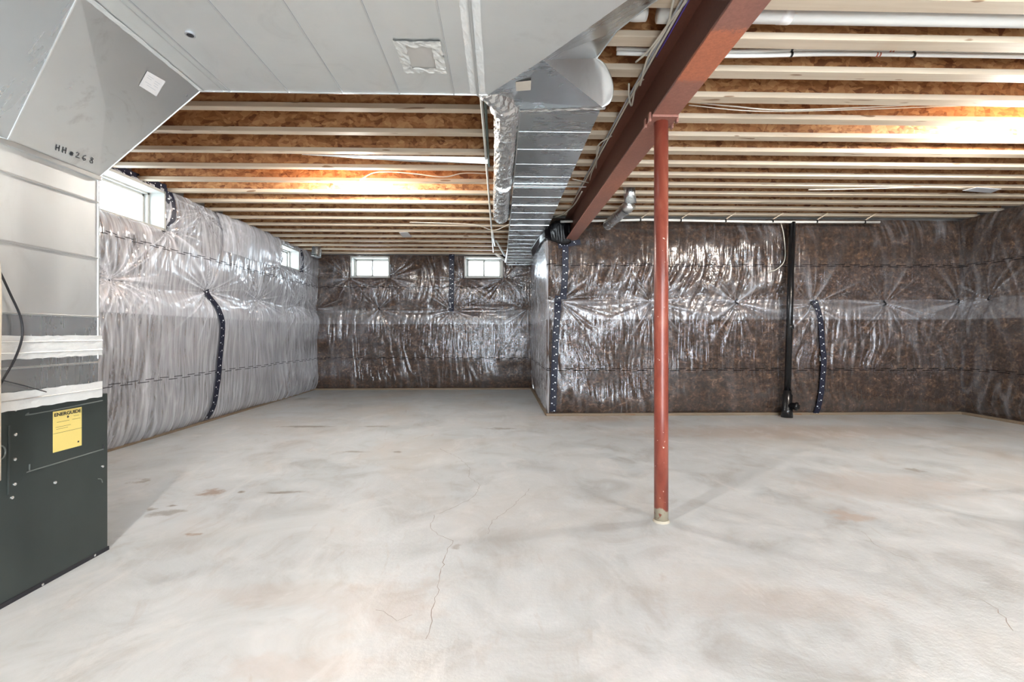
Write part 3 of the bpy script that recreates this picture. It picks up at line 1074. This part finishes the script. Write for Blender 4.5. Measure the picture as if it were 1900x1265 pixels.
lab = thing('rating_label', 'yellow energy rating label stuck on the furnace side', 'label', tuple(fx(125, 800)))
l0, l1, l2, l3 = fx(98, 764), fx(152, 755), fx(150, 828), fx(98, 840)
ya, yb = (l0.y + l3.y) / 2, (l1.y + l2.y) / 2
za, zb = l3.z, l0.z
obj('label_sheet', B((FX, ya, za), (FX + 0.0015, yb, zb)), M['yellow'], lab)


def text(name, body, size, loc, mx, m, parent, ext=0.0003, width=None):
    cu = bpy.data.curves.new(name, 'FONT')
    cu.body = body
    cu.size = size
    cu.extrude = ext
    cu.offset = 0.0006 if size > 0.012 else 0
    cu.materials.append(m)
    o = bpy.data.objects.new(name, cu)
    C.objects.link(o)
    w = Matrix.Translation(loc) @ mx.to_4x4()
    o.parent = parent
    o.matrix_parent_inverse = Matrix.Translation(-Vector(parent.location))
    o.matrix_basis = w
    if width:
        bpy.context.view_layer.update()
        s = width / max(o.dimensions.x, 1e-5)
        w = w @ Matrix.Diagonal((s, 1, 1, 1))
    me = bpy.data.meshes.new_from_object(o)
    bpy.data.objects.remove(o)
    me.transform(w)
    me.materials.clear()
    me.materials.append(m)
    o = bpy.data.objects.new(name, me)
    C.objects.link(o)
    o.parent = parent
    o.matrix_parent_inverse = Matrix.Translation(-Vector(parent.location))
    return o


RX = Matrix(((0, 0, 1), (1, 0, 0), (0, 1, 0)))
text('heading', 'ENERGUIDE', 0.021, (FX + 0.002, ya + 0.004, zb - 0.023), RX, M['ink'], lab, width=(yb - ya) - 0.009)
bm = bmesh.new()
box(bm, (FX + 0.0015, ya, za + (zb - za) * 0.455), (FX + 0.0019, yb, za + (zb - za) * 0.462))
for f0, a0, a1 in ((0.72, .12, .55), (0.72, .65, .95), (0.60, .08, .6), (0.80, .7, .9), (0.55, .1, .5)):
    zz = za + (zb - za) * f0
    box(bm, (FX + 0.0015, ya + (yb - ya) * a0, zz), (FX + 0.0019, ya + (yb - ya) * a1, zz + 0.0013))
zz = za + (zb - za) * 0.83
box(bm, (FX + 0.0015, (ya + yb) / 2 - 0.003, zz - 0.004), (FX + 0.0019, (ya + yb) / 2 + 0.003, zz + 0.003))
box(bm, (FX + 0.0015, yb - 0.022, za + 0.018), (FX + 0.0019, yb - 0.014, za + 0.026))
obj('printed_lines', bm, M['ink'], lab)
obj('arrow', slab([(FX + 0.0016, (ya + yb) / 2 - 0.007, zz - 0.002), (FX + 0.0016, (ya + yb) / 2 + 0.007, zz - 0.002), (FX + 0.0016, (ya + yb) / 2, zz - 0.009)], (1, 0, 0), 0.0003), M['ink'], lab)

# plenum column
pl = thing('plenum_duct', 'tall galvanised plenum standing on top of the furnace', 'duct', (-2.25, 1.9, FT))
zs = [FT + 0.012, 0.962, 1.066, 1.185, 1.473, 1.748, 1.866]
for i, (a, b) in enumerate(zip(zs, zs[1:])):
    obj('duct_panel', B((-2.58, NY, a + 0.001), (PX, FY, b - 0.001), 0.002), M['galv2'] if i < 3 else M['galv'], pl)
for zz in zs[1:-1]:
    obj('standing_seam', B((PX - 0.001, NY, zz - 0.004), (PX + 0.006, FY - 0.006, zz + 0.004), 0.0015), M['seam'], pl)
for zc, wd, sd in ((FT + 0.028, 0.075, 2), (1.066, 0.055, 3), (1.02, 0.045, 4)):
    wrinkled_strip('foil_tape', (PX + 0.004, NY, zc), (PX + 0.004, FY + 0.014, zc), wd, (0, 0, 1), (1, 0, 0), M['paletape'], pl, 50, 0.0025, sd)
    obj('tape_crease', tube([(PX + 0.007, NY, zc + 0.004), (PX + 0.007, 1.8, zc + 0.002), (PX + 0.007, FY + 0.012, zc + 0.004)], 0.0035, 6), M['seam'], pl)
obj('drive_cleat', B((PX - 0.002, NY, 1.855), (PX + 0.014, FY + 0.004, 1.878), 0.003), M['seam'], pl)
obj('corner_strip', B((PX - 0.006, FY - 0.004, 0.98), (PX + 0.003, FY + 0.003, 1.86), 0.001), M['seam'], pl)

# sloped transition (plenum to ceiling duct)
qA, qB = Vector((PX, 1.93, 1.87)), Vector((PX, FY, 1.87))
qC = Vector((-1.577, far_y, ZB))
qD = Vector((-1.58, 1.80, ZB))
ctr = (qA + qB + qC + qD) / 4
nf = (qB - qA).cross(qD - qA).normalized()
if nf.x < 0:
    nf = -nf
ctr = ctr + nf * 0.012
trn = thing('plenum_transition', 'sloping grey sheet-metal transition from the plenum up to the ceiling duct', 'duct fitting', tuple(ctr))
bm = bmesh.new()
V_ = [bm.verts.new(p) for p in (qA, qB, qC, qD, ctr)]
for i in range(4):
    bm.faces.new((V_[i], V_[(i + 1) % 4], V_[4]))
obj('cross_broken_panel', bm, mat_galv('galvanised_sheet_blotched', (0.86, 0.88, 0.88), 0.30, 0.05, dirt=0.35), trn)  # dark blotches stronger here than on the other duct sheets
qE, qF = Vector((-1.66, 1.2, ZB)), Vector((-1.93, 1.2, 1.87))
facet('side_panel', [qF, qA, qD, qE], M['galv2'], trn, 0.01)
bm = bmesh.new()
pts = [qB, qC, Vector((-1.577, far_y, 2.66)), Vector((-2.58, far_y, 2.66)), Vector((-2.58, FY, 1.87))]
vv = [bm.verts.new(p) for p in pts]
bm.faces.new(vv)
obj('end_panel', bm, M['galv'], trn)
obj('fold_edge', tube([qA, qD], 0.004, 6), M['seam'], trn)
obj('fold_edge', tube([qB, qC], 0.003, 6), M['seam'], trn)
wrinkled_strip('foil_tape', qD + Vector((-.008, 0, 0.002)), qC + Vector((-.008, 0, 0.002)), 0.02, (1, 0, 1), (1, 0, -1), M['foil'], trn, 30, 0.002, 12)
stp = [onplane(a, b, ctr, (qC - ctr).cross(qD - ctr), 0.003) for a, b in ((257, 158), (272, 131), (306, 150), (289, 178))]
stn = (qC - ctr).cross(qD - ctr)
if stn.x < 0:
    stn = -stn
st = tag(obj('paper_sticker', slab(stp, stn, 0.0008), M['paper']), 'small white printed sticker on the sloping metal panel', 'sticker')
bm = bmesh.new()
for (fa, fb, f2) in ((.12, .45, .2), (.12, .38, .32), (.55, .85, .25), (.55, .8, .38), (.15, .5, .6), (.3, .8, .72), (.6, .85, .52)):
    e1, e2 = stp[1] - stp[0], stp[3] - stp[0]
    a = stp[0] + e2 * fa + e1 * (1 - f2)
    b = stp[0] + e2 * fb + e1 * (1 - f2)
    w = e1.normalized() * 0.0016
    l = stn.normalized() * 0.0012
    q = [bm.verts.new(v) for v in (a + l, b + l, b + w + l, a + w + l)]
    bm.faces.new(q)
obj('printed_lines', bm, M['grey_cable'], st)
# handwriting  HH#268
hn = (qB - qA).cross(ctr - qA).normalized()
strokes = {
    'H': [[(0, 0), (.15, 1)], [(.5, 0), (.65, 1)], [(.07, .45), (.6, .55)]],
    '#': [[(.2, 0), (.35, .7)], [(.45, 0), (.6, .7)], [(0, .2), (.7, .25)], [(.1, .45), (.75, .5)]],
    '2': [[(.1, .75), (.3, 1), (.55, .85), (.4, .5), (0, .05), (.6, .1)]],
    '6': [[(.6, .95), (.2, .7), (0, .3), (.2, 0), (.5, .15), (.45, .4), (.1, .3)]],
    '8': [[(.5, .55), (.25, .75), (.45, 1), (.7, .85), (.5, .55), (.1, .3), (.2, 0), (.55, .05), (.6, .3), (.5, .55)]],
}
vsx, fsx = [], []
pen = (103, 278)
words = 'HH#268'
ends = (176, 305)
for i, ch in enumerate(words):
    t_ = i / 5.9
    bx0 = pen[0] + (ends[0] - pen[0]) * t_
    by0 = pen[1] + (ends[1] - pen[1]) * t_
    for s in strokes[ch]:
        pts = [onplane(bx0 + a * 11, by0 - b * 11 + a * 3.5, qA, hn, 0.002) for a, b in s]
        vsx, fsx = add_parts((vsx, fsx), tube(pts, 0.0014, 5))
obj('handwriting', (vsx, fsx), M['ink'], trn)['label'] = 'black marker handwriting HH#268'

# cream vent pipe at the left edge, cables
c0 = wp(-17, 700, X=-1.9)
cp = tag(obj('vent_pipe', tube(smooth_path([(c0.x, c0.y, 0.55), (c0.x, c0.y, 0.95), (c0.x, c0.y, 1.35), (c0.x - 0.03, c0.y - .02, 1.5)], 5), 0.026, 18), M['cream'], None, True),
         'cream plastic pipe beside the furnace at the left edge', 'pipe')


def cable(name, pts, r, m, label, cat='cable', group=None, k=6, seg=7):
    o = obj(name, tube(smooth_path(pts, k), r, seg), m, None, True)
    return tag(o, label, cat, group)


cable('power_cable', [wp(-3, 498, X=-1.955), wp(18, 543, X=-1.955), wp(38, 588, X=-1.955), wp(41, 625, X=-1.955), wp(28, 665, X=-1.955), wp(8, 700, X=-1.955), wp(-4, 722, X=-1.955)],
      0.0042, M['ink'], 'dark curved cable hanging against the plenum')
cable('thermostat_wire', [wp(-4, 703, X=-1.95), wp(40, 714, X=-1.955), wp(86, 727, X=-1.965)], 0.0022, M['ink'], 'thin straight black wire across the taped furnace joint')

# ------------------------------------------------------------------ tapes on the film


def tape(Wk, pts, width, label, lift=0.026, group=None):
    W = WALLS[Wk]
    ps = [Vector((a, b, 0)) for a, b in pts]
    fine = []
    for a, b in zip(ps, ps[1:]):
        n = max(2, int((b - a).length / 0.02))
        for i in range(n):
            fine.append(a.lerp(b, i / n))
    fine.append(ps[-1])
    vs, fs, uvs = [], [], []
    acc = 0
    rn = random.Random(len(label))
    for i, p in enumerate(fine):
        t = (fine[min(i + 1, len(fine) - 1)] - fine[max(i - 1, 0)]).normalized()
        ac = Vector((t.y, -t.x, 0))
        if i:
            acc += (p - fine[i - 1]).length
        for j in range(6):
            q = p + ac * (j / 5 - 0.5) * width * (1 + rn.uniform(-.06, .06))
            o = float(offset(W, np.array([q.x]), np.array([q.y]), False)[0]) + lift
            vs.append(Vector(wpos(W, q.x, q.y, o)))
            uvs.append((j / 5 * 0.06, acc))
    for i in range(len(fine) - 1):
        for j in range(5):
            k = i * 6 + j
            fs.append((k, k + 1, k + 7, k + 6))
    o = obj('sheathing_tape', (vs, fs), M['tape'])
    uvl = o.data.uv_layers.new(name='UVMap')
    for poly in o.data.polygons:
        for li in poly.loop_indices:
            uvl.data[li].uv = uvs[o.data.loops[li].vertex_index]
    return tag(o, label, 'tape', group)


def wu(Wk, px, py):
    W = WALLS[Wk]
    if W['u'][0]:
        p = wp(px, py, Y=W['o'][1] - 0.06)
        return (p.x - W['o'][0]) * W['u'][0], p.z
    p = wp(px, py, X=W['o'][0] + W['n'][0] * 0.06)
    return (p.y - W['o'][1]) * W['u'][1], p.z


tape('far_right', [wu('far_right', 1048, 450), wu('far_right', 1048, 500), wu('far_right', 1045, 555)], 0.085, 'navy dotted tape strip hanging below the end of the red beam')
tape('far_right', [wu('far_right', 1036, 548), wu('far_right', 1031, 620), wu('far_right', 1028, 700), wu('far_right', 1026, 764)], 0.085, 'navy dotted tape strip down the lower outside corner to the floor')
tape('far_right', [wu('far_right', 1035, 457), wu('far_right', 1076, 450)], 0.07, 'short level piece of navy tape right under the beam end')
tape('far_right', [wu('far_right', 1512, 557), wu('far_right', 1518, 600), wu('far_right', 1524, 660), wu('far_right', 1521, 720), wu('far_right', 1514, 768)], 0.075,
     'navy dotted tape strip right of the black drain pipe')
tape('back', [wu('back', 838, 470), wu('back', 838, 530), wu('back', 837, 577)], 0.10, 'navy dotted tape strip between the two far windows')
tape('left', [wu('left', 385, 538), wu('left', 392, 565), wu('left', 400, 600), wu('left', 401, 650), wu('left', 398, 700), wu('left', 392, 750), wu('left', 386, 776)], 0.10,
     'navy tape strip down the left wall below the knotted gather', 0.034)
w1 = WALLS['left']['win'][0]
tape('left', [(w1[0], w1[3] + 0.045), (w1[1] + 0.02, w1[3] + 0.045)], 0.09, 'grey-blue tape along the top of the nearest left window', 0.012)
tape('left', [(w1[1] + 0.045, w1[3] + 0.06), (w1[1] + 0.045, w1[2] - 0.04)], 0.08, 'navy tape down the right side of the nearest left window', 0.012)
w2 = WALLS['left']['win'][1]
tape('left', [(w2[1] + 0.04, w2[3] + 0.03), (w2[1] + 0.04, w2[2] - 0.02)], 0.07, 'navy tape down the right side of the farther left window', 0.012)
# dark gathers where the film is pinned
gl = [('left', 0, 'left wall gather nearest the plenum'), ('left', 1, 'left wall gather at the top of the navy tape'), ('left', 5, 'gather under the corner of the nearest left window'),
      ('back', 2, 'gather below the first far window'), ('far_right', 2, 'gather between the red post and the black drain pipe'), ('far_right', 3, 'gather topping the tape right of the drain pipe'),
      ('far_right', 4, 'gather on the long wall right of the navy tape'), ('far_right', 5, 'gather on the long wall beside the right corner'), ('right', 1, 'gather on the right-hand wall')]
for wk, i, lb in gl:
    W = WALLS[wk]
    u, v, _ = W['pins'][i]
    o_ = float(offset(W, np.array([u]), np.array([v]), False)[0])
    rn = random.Random(i + 3)
    pts = []
    for a in range(7):
        pts.append(Vector(wpos(W, u + 0.018 * sin(a * 1.3 + i), v + 0.05 - a * 0.016, o_ + 0.015 + 0.006 * sin(a * 2.0))))
    o = obj('film_knot', tube(smooth_path(pts, 3), [0.004] + [0.009 + 0.003 * rn.random() for _ in range(17)] + [0.003], 8), M['black'])
    tag(o, 'small black pinched knot, ' + lb, 'film knot')

# ------------------------------------------------------------------ black membrane at the beam pocket
mem = thing('black_membrane', 'black plastic membrane draped over the corner beside the beam end', 'membrane', (0.7, 6.3, 2.4))


def resample(pts, n):
    d = [0]
    for a_, b_ in zip(pts, pts[1:]):
        d.append(d[-1] + (b_ - a_).length)
    out = []
    for i in range(n):
        t_ = d[-1] * i / (n - 1)
        k_ = 0
        while k_ < len(d) - 2 and d[k_ + 1] < t_:
            k_ += 1
        out.append(pts[k_].lerp(pts[k_ + 1], (t_ - d[k_]) / max(d[k_ + 1] - d[k_], 1e-9)))
    return out


def drape(name, top, bot, amp, nx=30, ny=8):
    T_, B_ = resample(top, nx), resample(bot, nx)
    g = bmesh.new()
    rows = []
    for i in range(nx):
        col = []
        for j in range(ny):
            p = T_[i].lerp(B_[i], j / (ny - 1))
            w = sin(pi * j / (ny - 1)) ** 0.7
            p = p + Vector((-0.3, -1, 0)) * (amp * w * (0.7 + 0.5 * float(vn(np.array([i * 0.45]), np.array([j * 0.35]), 3)[0])))
            col.append(g.verts.new(p))
        rows.append(col)
    for a_, b_ in zip(rows, rows[1:]):
        for j in range(ny - 1):
            g.faces.new((a_[j], a_[j + 1], b_[j + 1], b_[j]))
    o = obj(name, g, M['black'], mem, True)
    md_ = o.modifiers.new('thickness', 'SOLIDIFY')
    md_.thickness = 0.004
    return o


drape('side_strip', [wp(985, 463, Z=2.468), wp(995, 447, Z=2.468), wp(1003, 435, Z=2.468), wp(1011, 425, Z=2.468)],
      [wp(988, 480, X=0.58), wp(994, 469, X=0.585), wp(1001, 454, X=0.585), wp(1012, 441, X=0.59)], 0.0)
drape('corner_drape', [wp(1011, 425, Z=2.468), wp(1022, 415, Y=6.18), wp(1032, 409, Y=6.16), wp(1046, 407, Y=6.16), wp(1058, 411, Y=6.2)],
      [wp(1012, 441, X=0.59), wp(1024, 447, Y=6.2), wp(1040, 453, Y=6.2), wp(1050, 455, Y=6.2), wp(1060, 450, Y=6.2)], 0.03)

# ------------------------------------------------------------------ pipes
# white wrapped pipe in the first bay
wpipe = thing('wrapped_pipe', 'thick white wrapped pipe between the nearest joists at top right', 'pipe', (2.4, 2.35, 2.73))
obj('pipe_run', tube([(0.80, 2.353, 2.728), (6.3, 2.353, 2.735)], 0.042, 24), M['pvc'], wpipe, True)
obj('pipe_elbow', tube(smooth_path([(0.74, 2.353, 2.728), (0.66, 2.353, 2.73), (0.60, 2.353, 2.78), (0.585, 2.353, 2.86)], 5), 0.040, 20), M['pvc'], wpipe, True)
obj('coupling', tube([(0.80, 2.353, 2.728), (0.90, 2.353, 2.728)], 0.048, 24), M['pvc'], wpipe, True)
obj('tape_wrap', tube([(1.42, 2.353, 2.729), (1.48, 2.353, 2.729)], 0.044, 20), M['paper'], wpipe, True)
for k, (zz, zl, lb) in enumerate(((2.735, 2.715, 'upper'), (2.708, 2.69, 'lower'))):
    t = thing('water_pipe', 'slim white water pipe in the second joist bay, %s of the pair' % lb, 'pipe', (2, 2.64, zz), 'pair of white water pipes')
    obj('pipe_run', tube(smooth_path([(0.66, 2.64, zl + .004), (1.2, 2.64, zl - .002), (1.5, 2.64, zl + .003), (1.9, 2.64, zz), (2.6, 2.64, zz + .002), (4.6, 2.64, zz)], 5), 0.0115, 12), M['pvc'], t, True)
    for xx in (1.665, 2.38):
        obj('clip', tube([(xx - .006, 2.64, zz - (.006 if xx < 2 else 0)), (xx + .006, 2.64, zz - (.006 if xx < 2 else 0))], 0.0155, 12), M['abs'], t)
    xx = 2.24 - 0.08 * k
    for dx in (0, 0.018):
        obj('crimp_ring', tube([(xx + dx, 2.64, zz), (xx + dx + 0.006, 2.64, zz)], 0.0135, 12), M['brass'], t)

# pipe along the long wall
cd = thing('wall_pipe', 'thin white pipe clipped along the top of the long wall', 'pipe', (2.8, 6.17, 2.58))
obj('pipe_run', tube([wp(1040, 411, Y=6.10), wp(1200, 407.5, Y=6.10), wp(1420, 411.5, Y=6.10), wp(1632, 412, Y=6.10)], 0.016, 12), M['pvc'], cd, True)
for a in (1188, 1263, 1346, 1433, 1515, 1604):
    p = wp(a, 408 + (a - 1180) * 0.009, Y=6.10)
    obj('clip', B((p.x - 0.008, 6.078, p.z - 0.02), (p.x + 0.008, 6.125, p.z + 0.022), 0.003), M['abs'], cd)
    obj('hanger', tube([(p.x, 6.10, p.z + 0.018), (p.x + 0.11, 6.04, 2.69)], 0.007, 6), M['flange'], cd)

# black drain stack
ds = thing('drain_stack', 'black plastic drain pipe with cleanout standing against the long wall', 'pipe', (3.82, 6.13, 0))
q0, q1 = wp(1470, 412, Y=6.12), wp(1461, 728, Y=6.12)
obj('pipe_run', tube([q0, q1], 0.041, 24), M['abs'], ds, True)
c = wp(1466, 606, Y=6.12)
obj('coupling', tube([c + Vector((0, 0, .03)), c - Vector((0, 0, .03))], 0.046, 24), M['abs'], ds, True)
zt = q1.z
obj('cleanout_body', tube([(q1.x, 6.12, zt + 0.03), (q1.x, 6.12, zt - 0.02), (q1.x, 6.12, zt - 0.03), (q1.x - .01, 6.115, 0.12), (q1.x - .01, 6.115, 0.10), (q1.x - .012, 6.11, 0.0)],
                          [0.050, 0.050, 0.062, 0.060, 0.070, 0.070], 28), M['abs'], ds, True)
b0 = Vector((q1.x - .005, 6.10, 0.16))
bd = Vector((0.75, -0.75, -0.05)).normalized()
obj('cleanout_branch', tube([b0, b0 + bd * 0.085, b0 + bd * 0.088, b0 + bd * 0.115], [0.046, 0.046, 0.056, 0.056], 24), M['abs'], ds, True)
obj('cleanout_cap', tube([b0 + bd * 0.115, b0 + bd * 0.135], [0.03, 0.026], 6), M['abs'], ds)

# galvanised stub ducts
s1 = thing('elbow_duct', 'shiny round elbow duct hanging from the joists right of the beam', 'duct', (1.45, 5.3, 2.6))
e0, e1, e2 = Vector((1.44, 5.22, 2.80)), wp(1170, 378, Y=5.25), wp(1163, 386, Y=5.3)
e3 = wp(1128, 417, Y=5.95)
obj('upper_segment', tube([e0, e1], 0.066, 28), M['galv2'], s1, True)
obj('elbow_gore', tube([e1, (e1 + e2) / 2, e2 + (e3 - e2) * 0.12], 0.069, 28), M['seam'], s1, True)
obj('lower_segment', tube([e2, e3], 0.062, 28, False), M['galv2'], s1, True)
obj('rim', tube([e3 + Vector(((cos(a)) * 0.062 * 0.9, -0.02 * cos(a), sin(a) * 0.062)) for a in np.linspace(0, 2 * pi, 24)], 0.003, 6), M['seam'], s1)
obj('inner_dark', tube([e3 - (e3 - e2) * 0.03, e3 - (e3 - e2) * 0.02], 0.058, 24), M['ink'], s1)
s2 = thing('stub_duct', 'short round metal stub duct in the far left corner', 'duct', (-3.42, 8.85, 2.6))
obj('pipe_run', tube([(-3.42, 8.85, 2.82), (-3.43, 8.84, 2.60), (-3.435, 8.83, 2.555)], 0.088, 24, False), M['galv2'], s2, True)
obj('rim', tube([(-3.435, 8.83, 2.555), (-3.436, 8.83, 2.545)], 0.092, 24), M['seam'], s2, True)

# conduits under the left joists beside the foil duct
zc = 2.662
cable('gas_pipe', [(-0.125, 2.62, zc), (-0.125, 4.0, zc), (-0.128, 6.0, zc), (-0.13, 8.9, zc)], 0.011, M['pvc'], 'pale thin pipe running under the joists left of the foil duct', 'pipe', None, 3, 10)
cable('dark_pipe', [(-0.098, 2.62, zc - .003), (-0.10, 3.4, zc - .003), (-0.103, 4.35, zc - .003)], 0.010, M['darkpipe'], 'short dark green pipe beside the foil duct', 'pipe', None, 3, 10)
vp = thing('vent_branch', 'white plastic pipe branches at the far end of the trunk duct', 'pipe', (0.05, 8.9, 2.6))
obj('pipe_run', tube([wp(948, 424, Y=6.5), wp(945, 450, Y=7.6), wp(938, 486, Y=9.0)], 0.017, 10), M['pvc'], vp, True)
obj('branch', tube([wp(920, 446, Y=8.0), wp(937, 474, Y=8.6)], 0.017, 10), M['pvc'], vp, True)
obj('branch', tube([wp(919, 470, Y=8.9), wp(937, 483, Y=9.0)], 0.022, 10), M['pvc'], vp, True)
obj('stub', tube([wp(913, 428, Y=7.0), wp(918, 455, Y=8.3)], 0.016, 10), M['pvc'], vp, True)
cable('loose_cable', [wp(760, 412, Z=2.66), wp(875, 416, Z=2.655), wp(915, 427, Z=2.60), wp(945, 416, Z=2.60)], 0.006, M['cable'], 'pale cable sagging below the end of the foil duct')

# ------------------------------------------------------------------ cables
gp = 'cables along the beam'
zb_ = 2.655
cable('beam_cable', [(0.862, 1.2, zb_), (0.862, 2.2, zb_), (0.858, 3.2, zb_), (0.864, 4.4, zb_), (0.860, 5.6, zb_ + .01)], 0.0065, M['cable'], 'pale cable following the left edge of the red beam')
cable('beam_cable', [(0.846, 1.2, zb_ + .006), (0.848, 2.3, zb_ + .004), (0.845, 3.4, zb_ + .006), (0.85, 5.2, zb_ + .008)], 0.006, M['grey_cable'], 'grey cable beside the pale one on the red beam')
cable('network_cable', [(0.878, 1.2, 2.652), (0.878, 1.9, 2.650), (0.874, 2.6, 2.652)], 0.004, M['purple'], 'purple cable on the near end of the red beam')
cable('hanging_cable', [wp(1250, 0, Z=2.66), wp(1235, 55, Z=2.65), wp(1203, 105, Z=2.63), wp(1190, 150, Z=2.62), wp(1188, 158, Z=2.63)], 0.006, M['cable'], 'white cable looping down left of the beam near the top edge')
cable('hanging_cable', [wp(1275, 0, Z=2.66), wp(1240, 45, Z=2.65), wp(1205, 92, Z=2.65), wp(1180, 115, Z=2.67)], 0.006, M['cable'], 'white cable crossing diagonally left of the beam near the top edge')
cable('hanging_cable', [wp(1167, 155, Z=2.67), wp(1167, 178, Z=2.64), wp(1172, 196, Z=2.63), wp(1180, 160, Z=2.65), wp(1196, 145, Z=2.67)], 0.0055, M['cable'], 'white cable loop beside the beam level with the metal lobe')
cable('hanging_cable', [wp(1135, 252, Z=2.66), wp(1110, 270, Z=2.64), wp(1106, 300, Z=2.64), wp(1098, 320, Z=2.65), wp(1094, 335, Z=2.67)], 0.0055, M['cable'], 'white cable loop dangling between trunk duct and beam')
cable('hanging_cable', [wp(1112, 272, Z=2.65), wp(1108, 290, Z=2.64), wp(1106, 312, Z=2.66)], 0.005, M['cable'], 'short inner strand of the dangling cable loop')
cable('hanging_cable', [wp(1062, 332, Z=2.66), wp(1080, 336, Z=2.655), wp(1092, 339, Z=2.66)], 0.006, M['cable'], 'short pale cable from the trunk duct to the beam')
cable('hanging_cable', [wp(1030, 403, Z=2.665), wp(1045, 397, Z=2.66), wp(1065, 380, Z=2.66), wp(1080, 355, Z=2.66)], 0.008, M['cable'], 'pale cables bunched above the black membrane')
cable('ceiling_cable', [wp(1278, 189, Y=3.25), wp(1360, 197, Y=3.25), wp(1450, 204, Y=3.25), wp(1600, 199, Y=3.25), wp(1760, 191, Y=3.25), wp(1858, 191, Y=3.25)], 0.005, M['cable'],
      'thin cable running along the right joists to the lamp')
cable('ceiling_cable', [wp(1278, 195, Y=3.27), wp(1400, 206, Y=3.27), wp(1560, 204, Y=3.27), wp(1860, 193, Y=3.27)], 0.0035, M['cable'], 'second thin cable sagging just below the first on the right joists')
cable('lamp_cable', [wp(668, 333, Y=4.8), wp(700, 319, Y=4.8), wp(760, 321, Y=4.8), wp(822, 328, Y=4.8), wp(860, 321, Y=4.8), wp(905, 322, Y=4.8)], 0.006, M['cable'], 'pale cable leading from the left ceiling lamp')
cable('wall_wire', [wp(1449, 414, Y=6.2), wp(1454, 435, Y=6.2), wp(1457, 470, Y=6.2), wp(1453, 488, Y=6.2), wp(1440, 500, Y=6.2), wp(1427, 504, Y=6.2)], 0.0055, M['cable'],
      'thin pale wire hooked on the wall left of the drain pipe')
cable('ceiling_cable', [wp(1500, 352, Z=2.66), wp(1600, 350, Z=2.665), wp(1715, 347, Z=2.66), wp(1790, 349, Z=2.665)], 0.006, M['cable'], 'pale cable running to the white plate on the right joists')

# plates
pts = [wp(a, b, Z=2.674) for a, b in ((1786, 354), (1812, 348), (1858, 351), (1838, 358))]
tag(obj('cover_plate', slab(pts, (0, 0, 1), 0.005), M['tag']), 'white plate under the joists at the right', 'plate')
pts = [wp(a, b, Z=2.670) for a, b in ((740, 431), (757, 431), (764, 439), (748, 440))]
tag(obj('cover_plate', slab(pts, (0, 0, 1), 0.005), M['paper']), 'small white plate under the far left joists', 'plate')


# ------------------------------------------------------------------ lamps
def lamp(x, y, zc, label):
    t = thing('bare_bulb_lamp', label, 'lamp', (x, y, zc))
    obj('socket_box', B((x - 0.045, y - 0.045, H - 0.012), (x + 0.045, y + 0.045, H), 0.004), M['white'], t)
    obj('socket', tube([(x, y, H - 0.012), (x, y, H - 0.022), (x, y, zc + 0.038)], [0.036, 0.026, 0.018], 20), M['white'], t, True)
    bmm = bmesh.new()
    bmesh.ops.create_uvsphere(bmm, u_segments=20, v_segments=12, radius=0.03)
    for v in bmm.verts:
        if v.co.z > 0:
            v.co.z *= 1.35
            s = 1 - 0.45 * (v.co.z / 0.04) ** 2
            v.co.x *= s
            v.co.y *= s
        v.co += Vector((x, y, zc))
    obj('bulb', bmm, M['bulb'], t, True)


lamp(-1.5, 4.905, 2.605, 'lit bare bulb under the joists of the left bay')
lp = wp(1899, 228, Y=3.42)
lamp(lp.x, 3.42, 2.605, 'lit bare bulb under the joists at the right edge')
lamp(-1.35, 0.72, 2.60, 'bare bulb near the furnace behind the viewpoint')
lamp(3.6, -1.9, 2.60, 'unseen bare bulb added as fill behind the viewpoint on the right')  # extra bulb out of view, added to brighten the room

# ------------------------------------------------------------------ floor cracks


def crack(pts, w, nm='crack'):
    P = []
    rn = random.Random(int(pts[0][0]))
    ws = [wp(a, b, Z=0.0006) for a, b in pts]
    for a, b in zip(ws, ws[1:]):
        n = max(2, int((b - a).length / 0.03))
        for i in range(n):
            q = a.lerp(b, i / n)
            P.append(q + Vector((rn.uniform(-1, 1) * 0.008, rn.uniform(-1, 1) * 0.008, 0)))
    P.append(ws[-1])
    vs, fs = [], []
    for i, p in enumerate(P):
        t = (P[min(i + 1, len(P) - 1)] - P[max(i - 1, 0)]).normalized()
        ac = Vector((t.y, -t.x, 0)) * w * (0.3 + 0.7 * rn.random()) * 0.5
        vs += [p - ac, p + ac]
    for i in range(len(P) - 1):
        fs.append((2 * i, 2 * i + 1, 2 * i + 3, 2 * i + 2))
    return obj(nm, (vs, fs), M['crack'], fl)


crack([(815, 832), (850, 848), (872, 868), (868, 885), (892, 900), (878, 922), (850, 938), (805, 955), (798, 975), (812, 992), (840, 1002), (826, 1030)], 0.0035)
crack([(826, 1030), (815, 1080), (800, 1150), (790, 1185)], 0.004)
crack([(985, 905), (950, 940), (915, 965), (905, 990)], 0.003)
crack([(700, 1130), (740, 1150), (765, 1140)], 0.003)
crack([(1600, 985), (1625, 1010), (1660, 1030), (1700, 1040)], 0.0025)
crack([(1820, 1110), (1850, 1130), (1880, 1170)], 0.003)
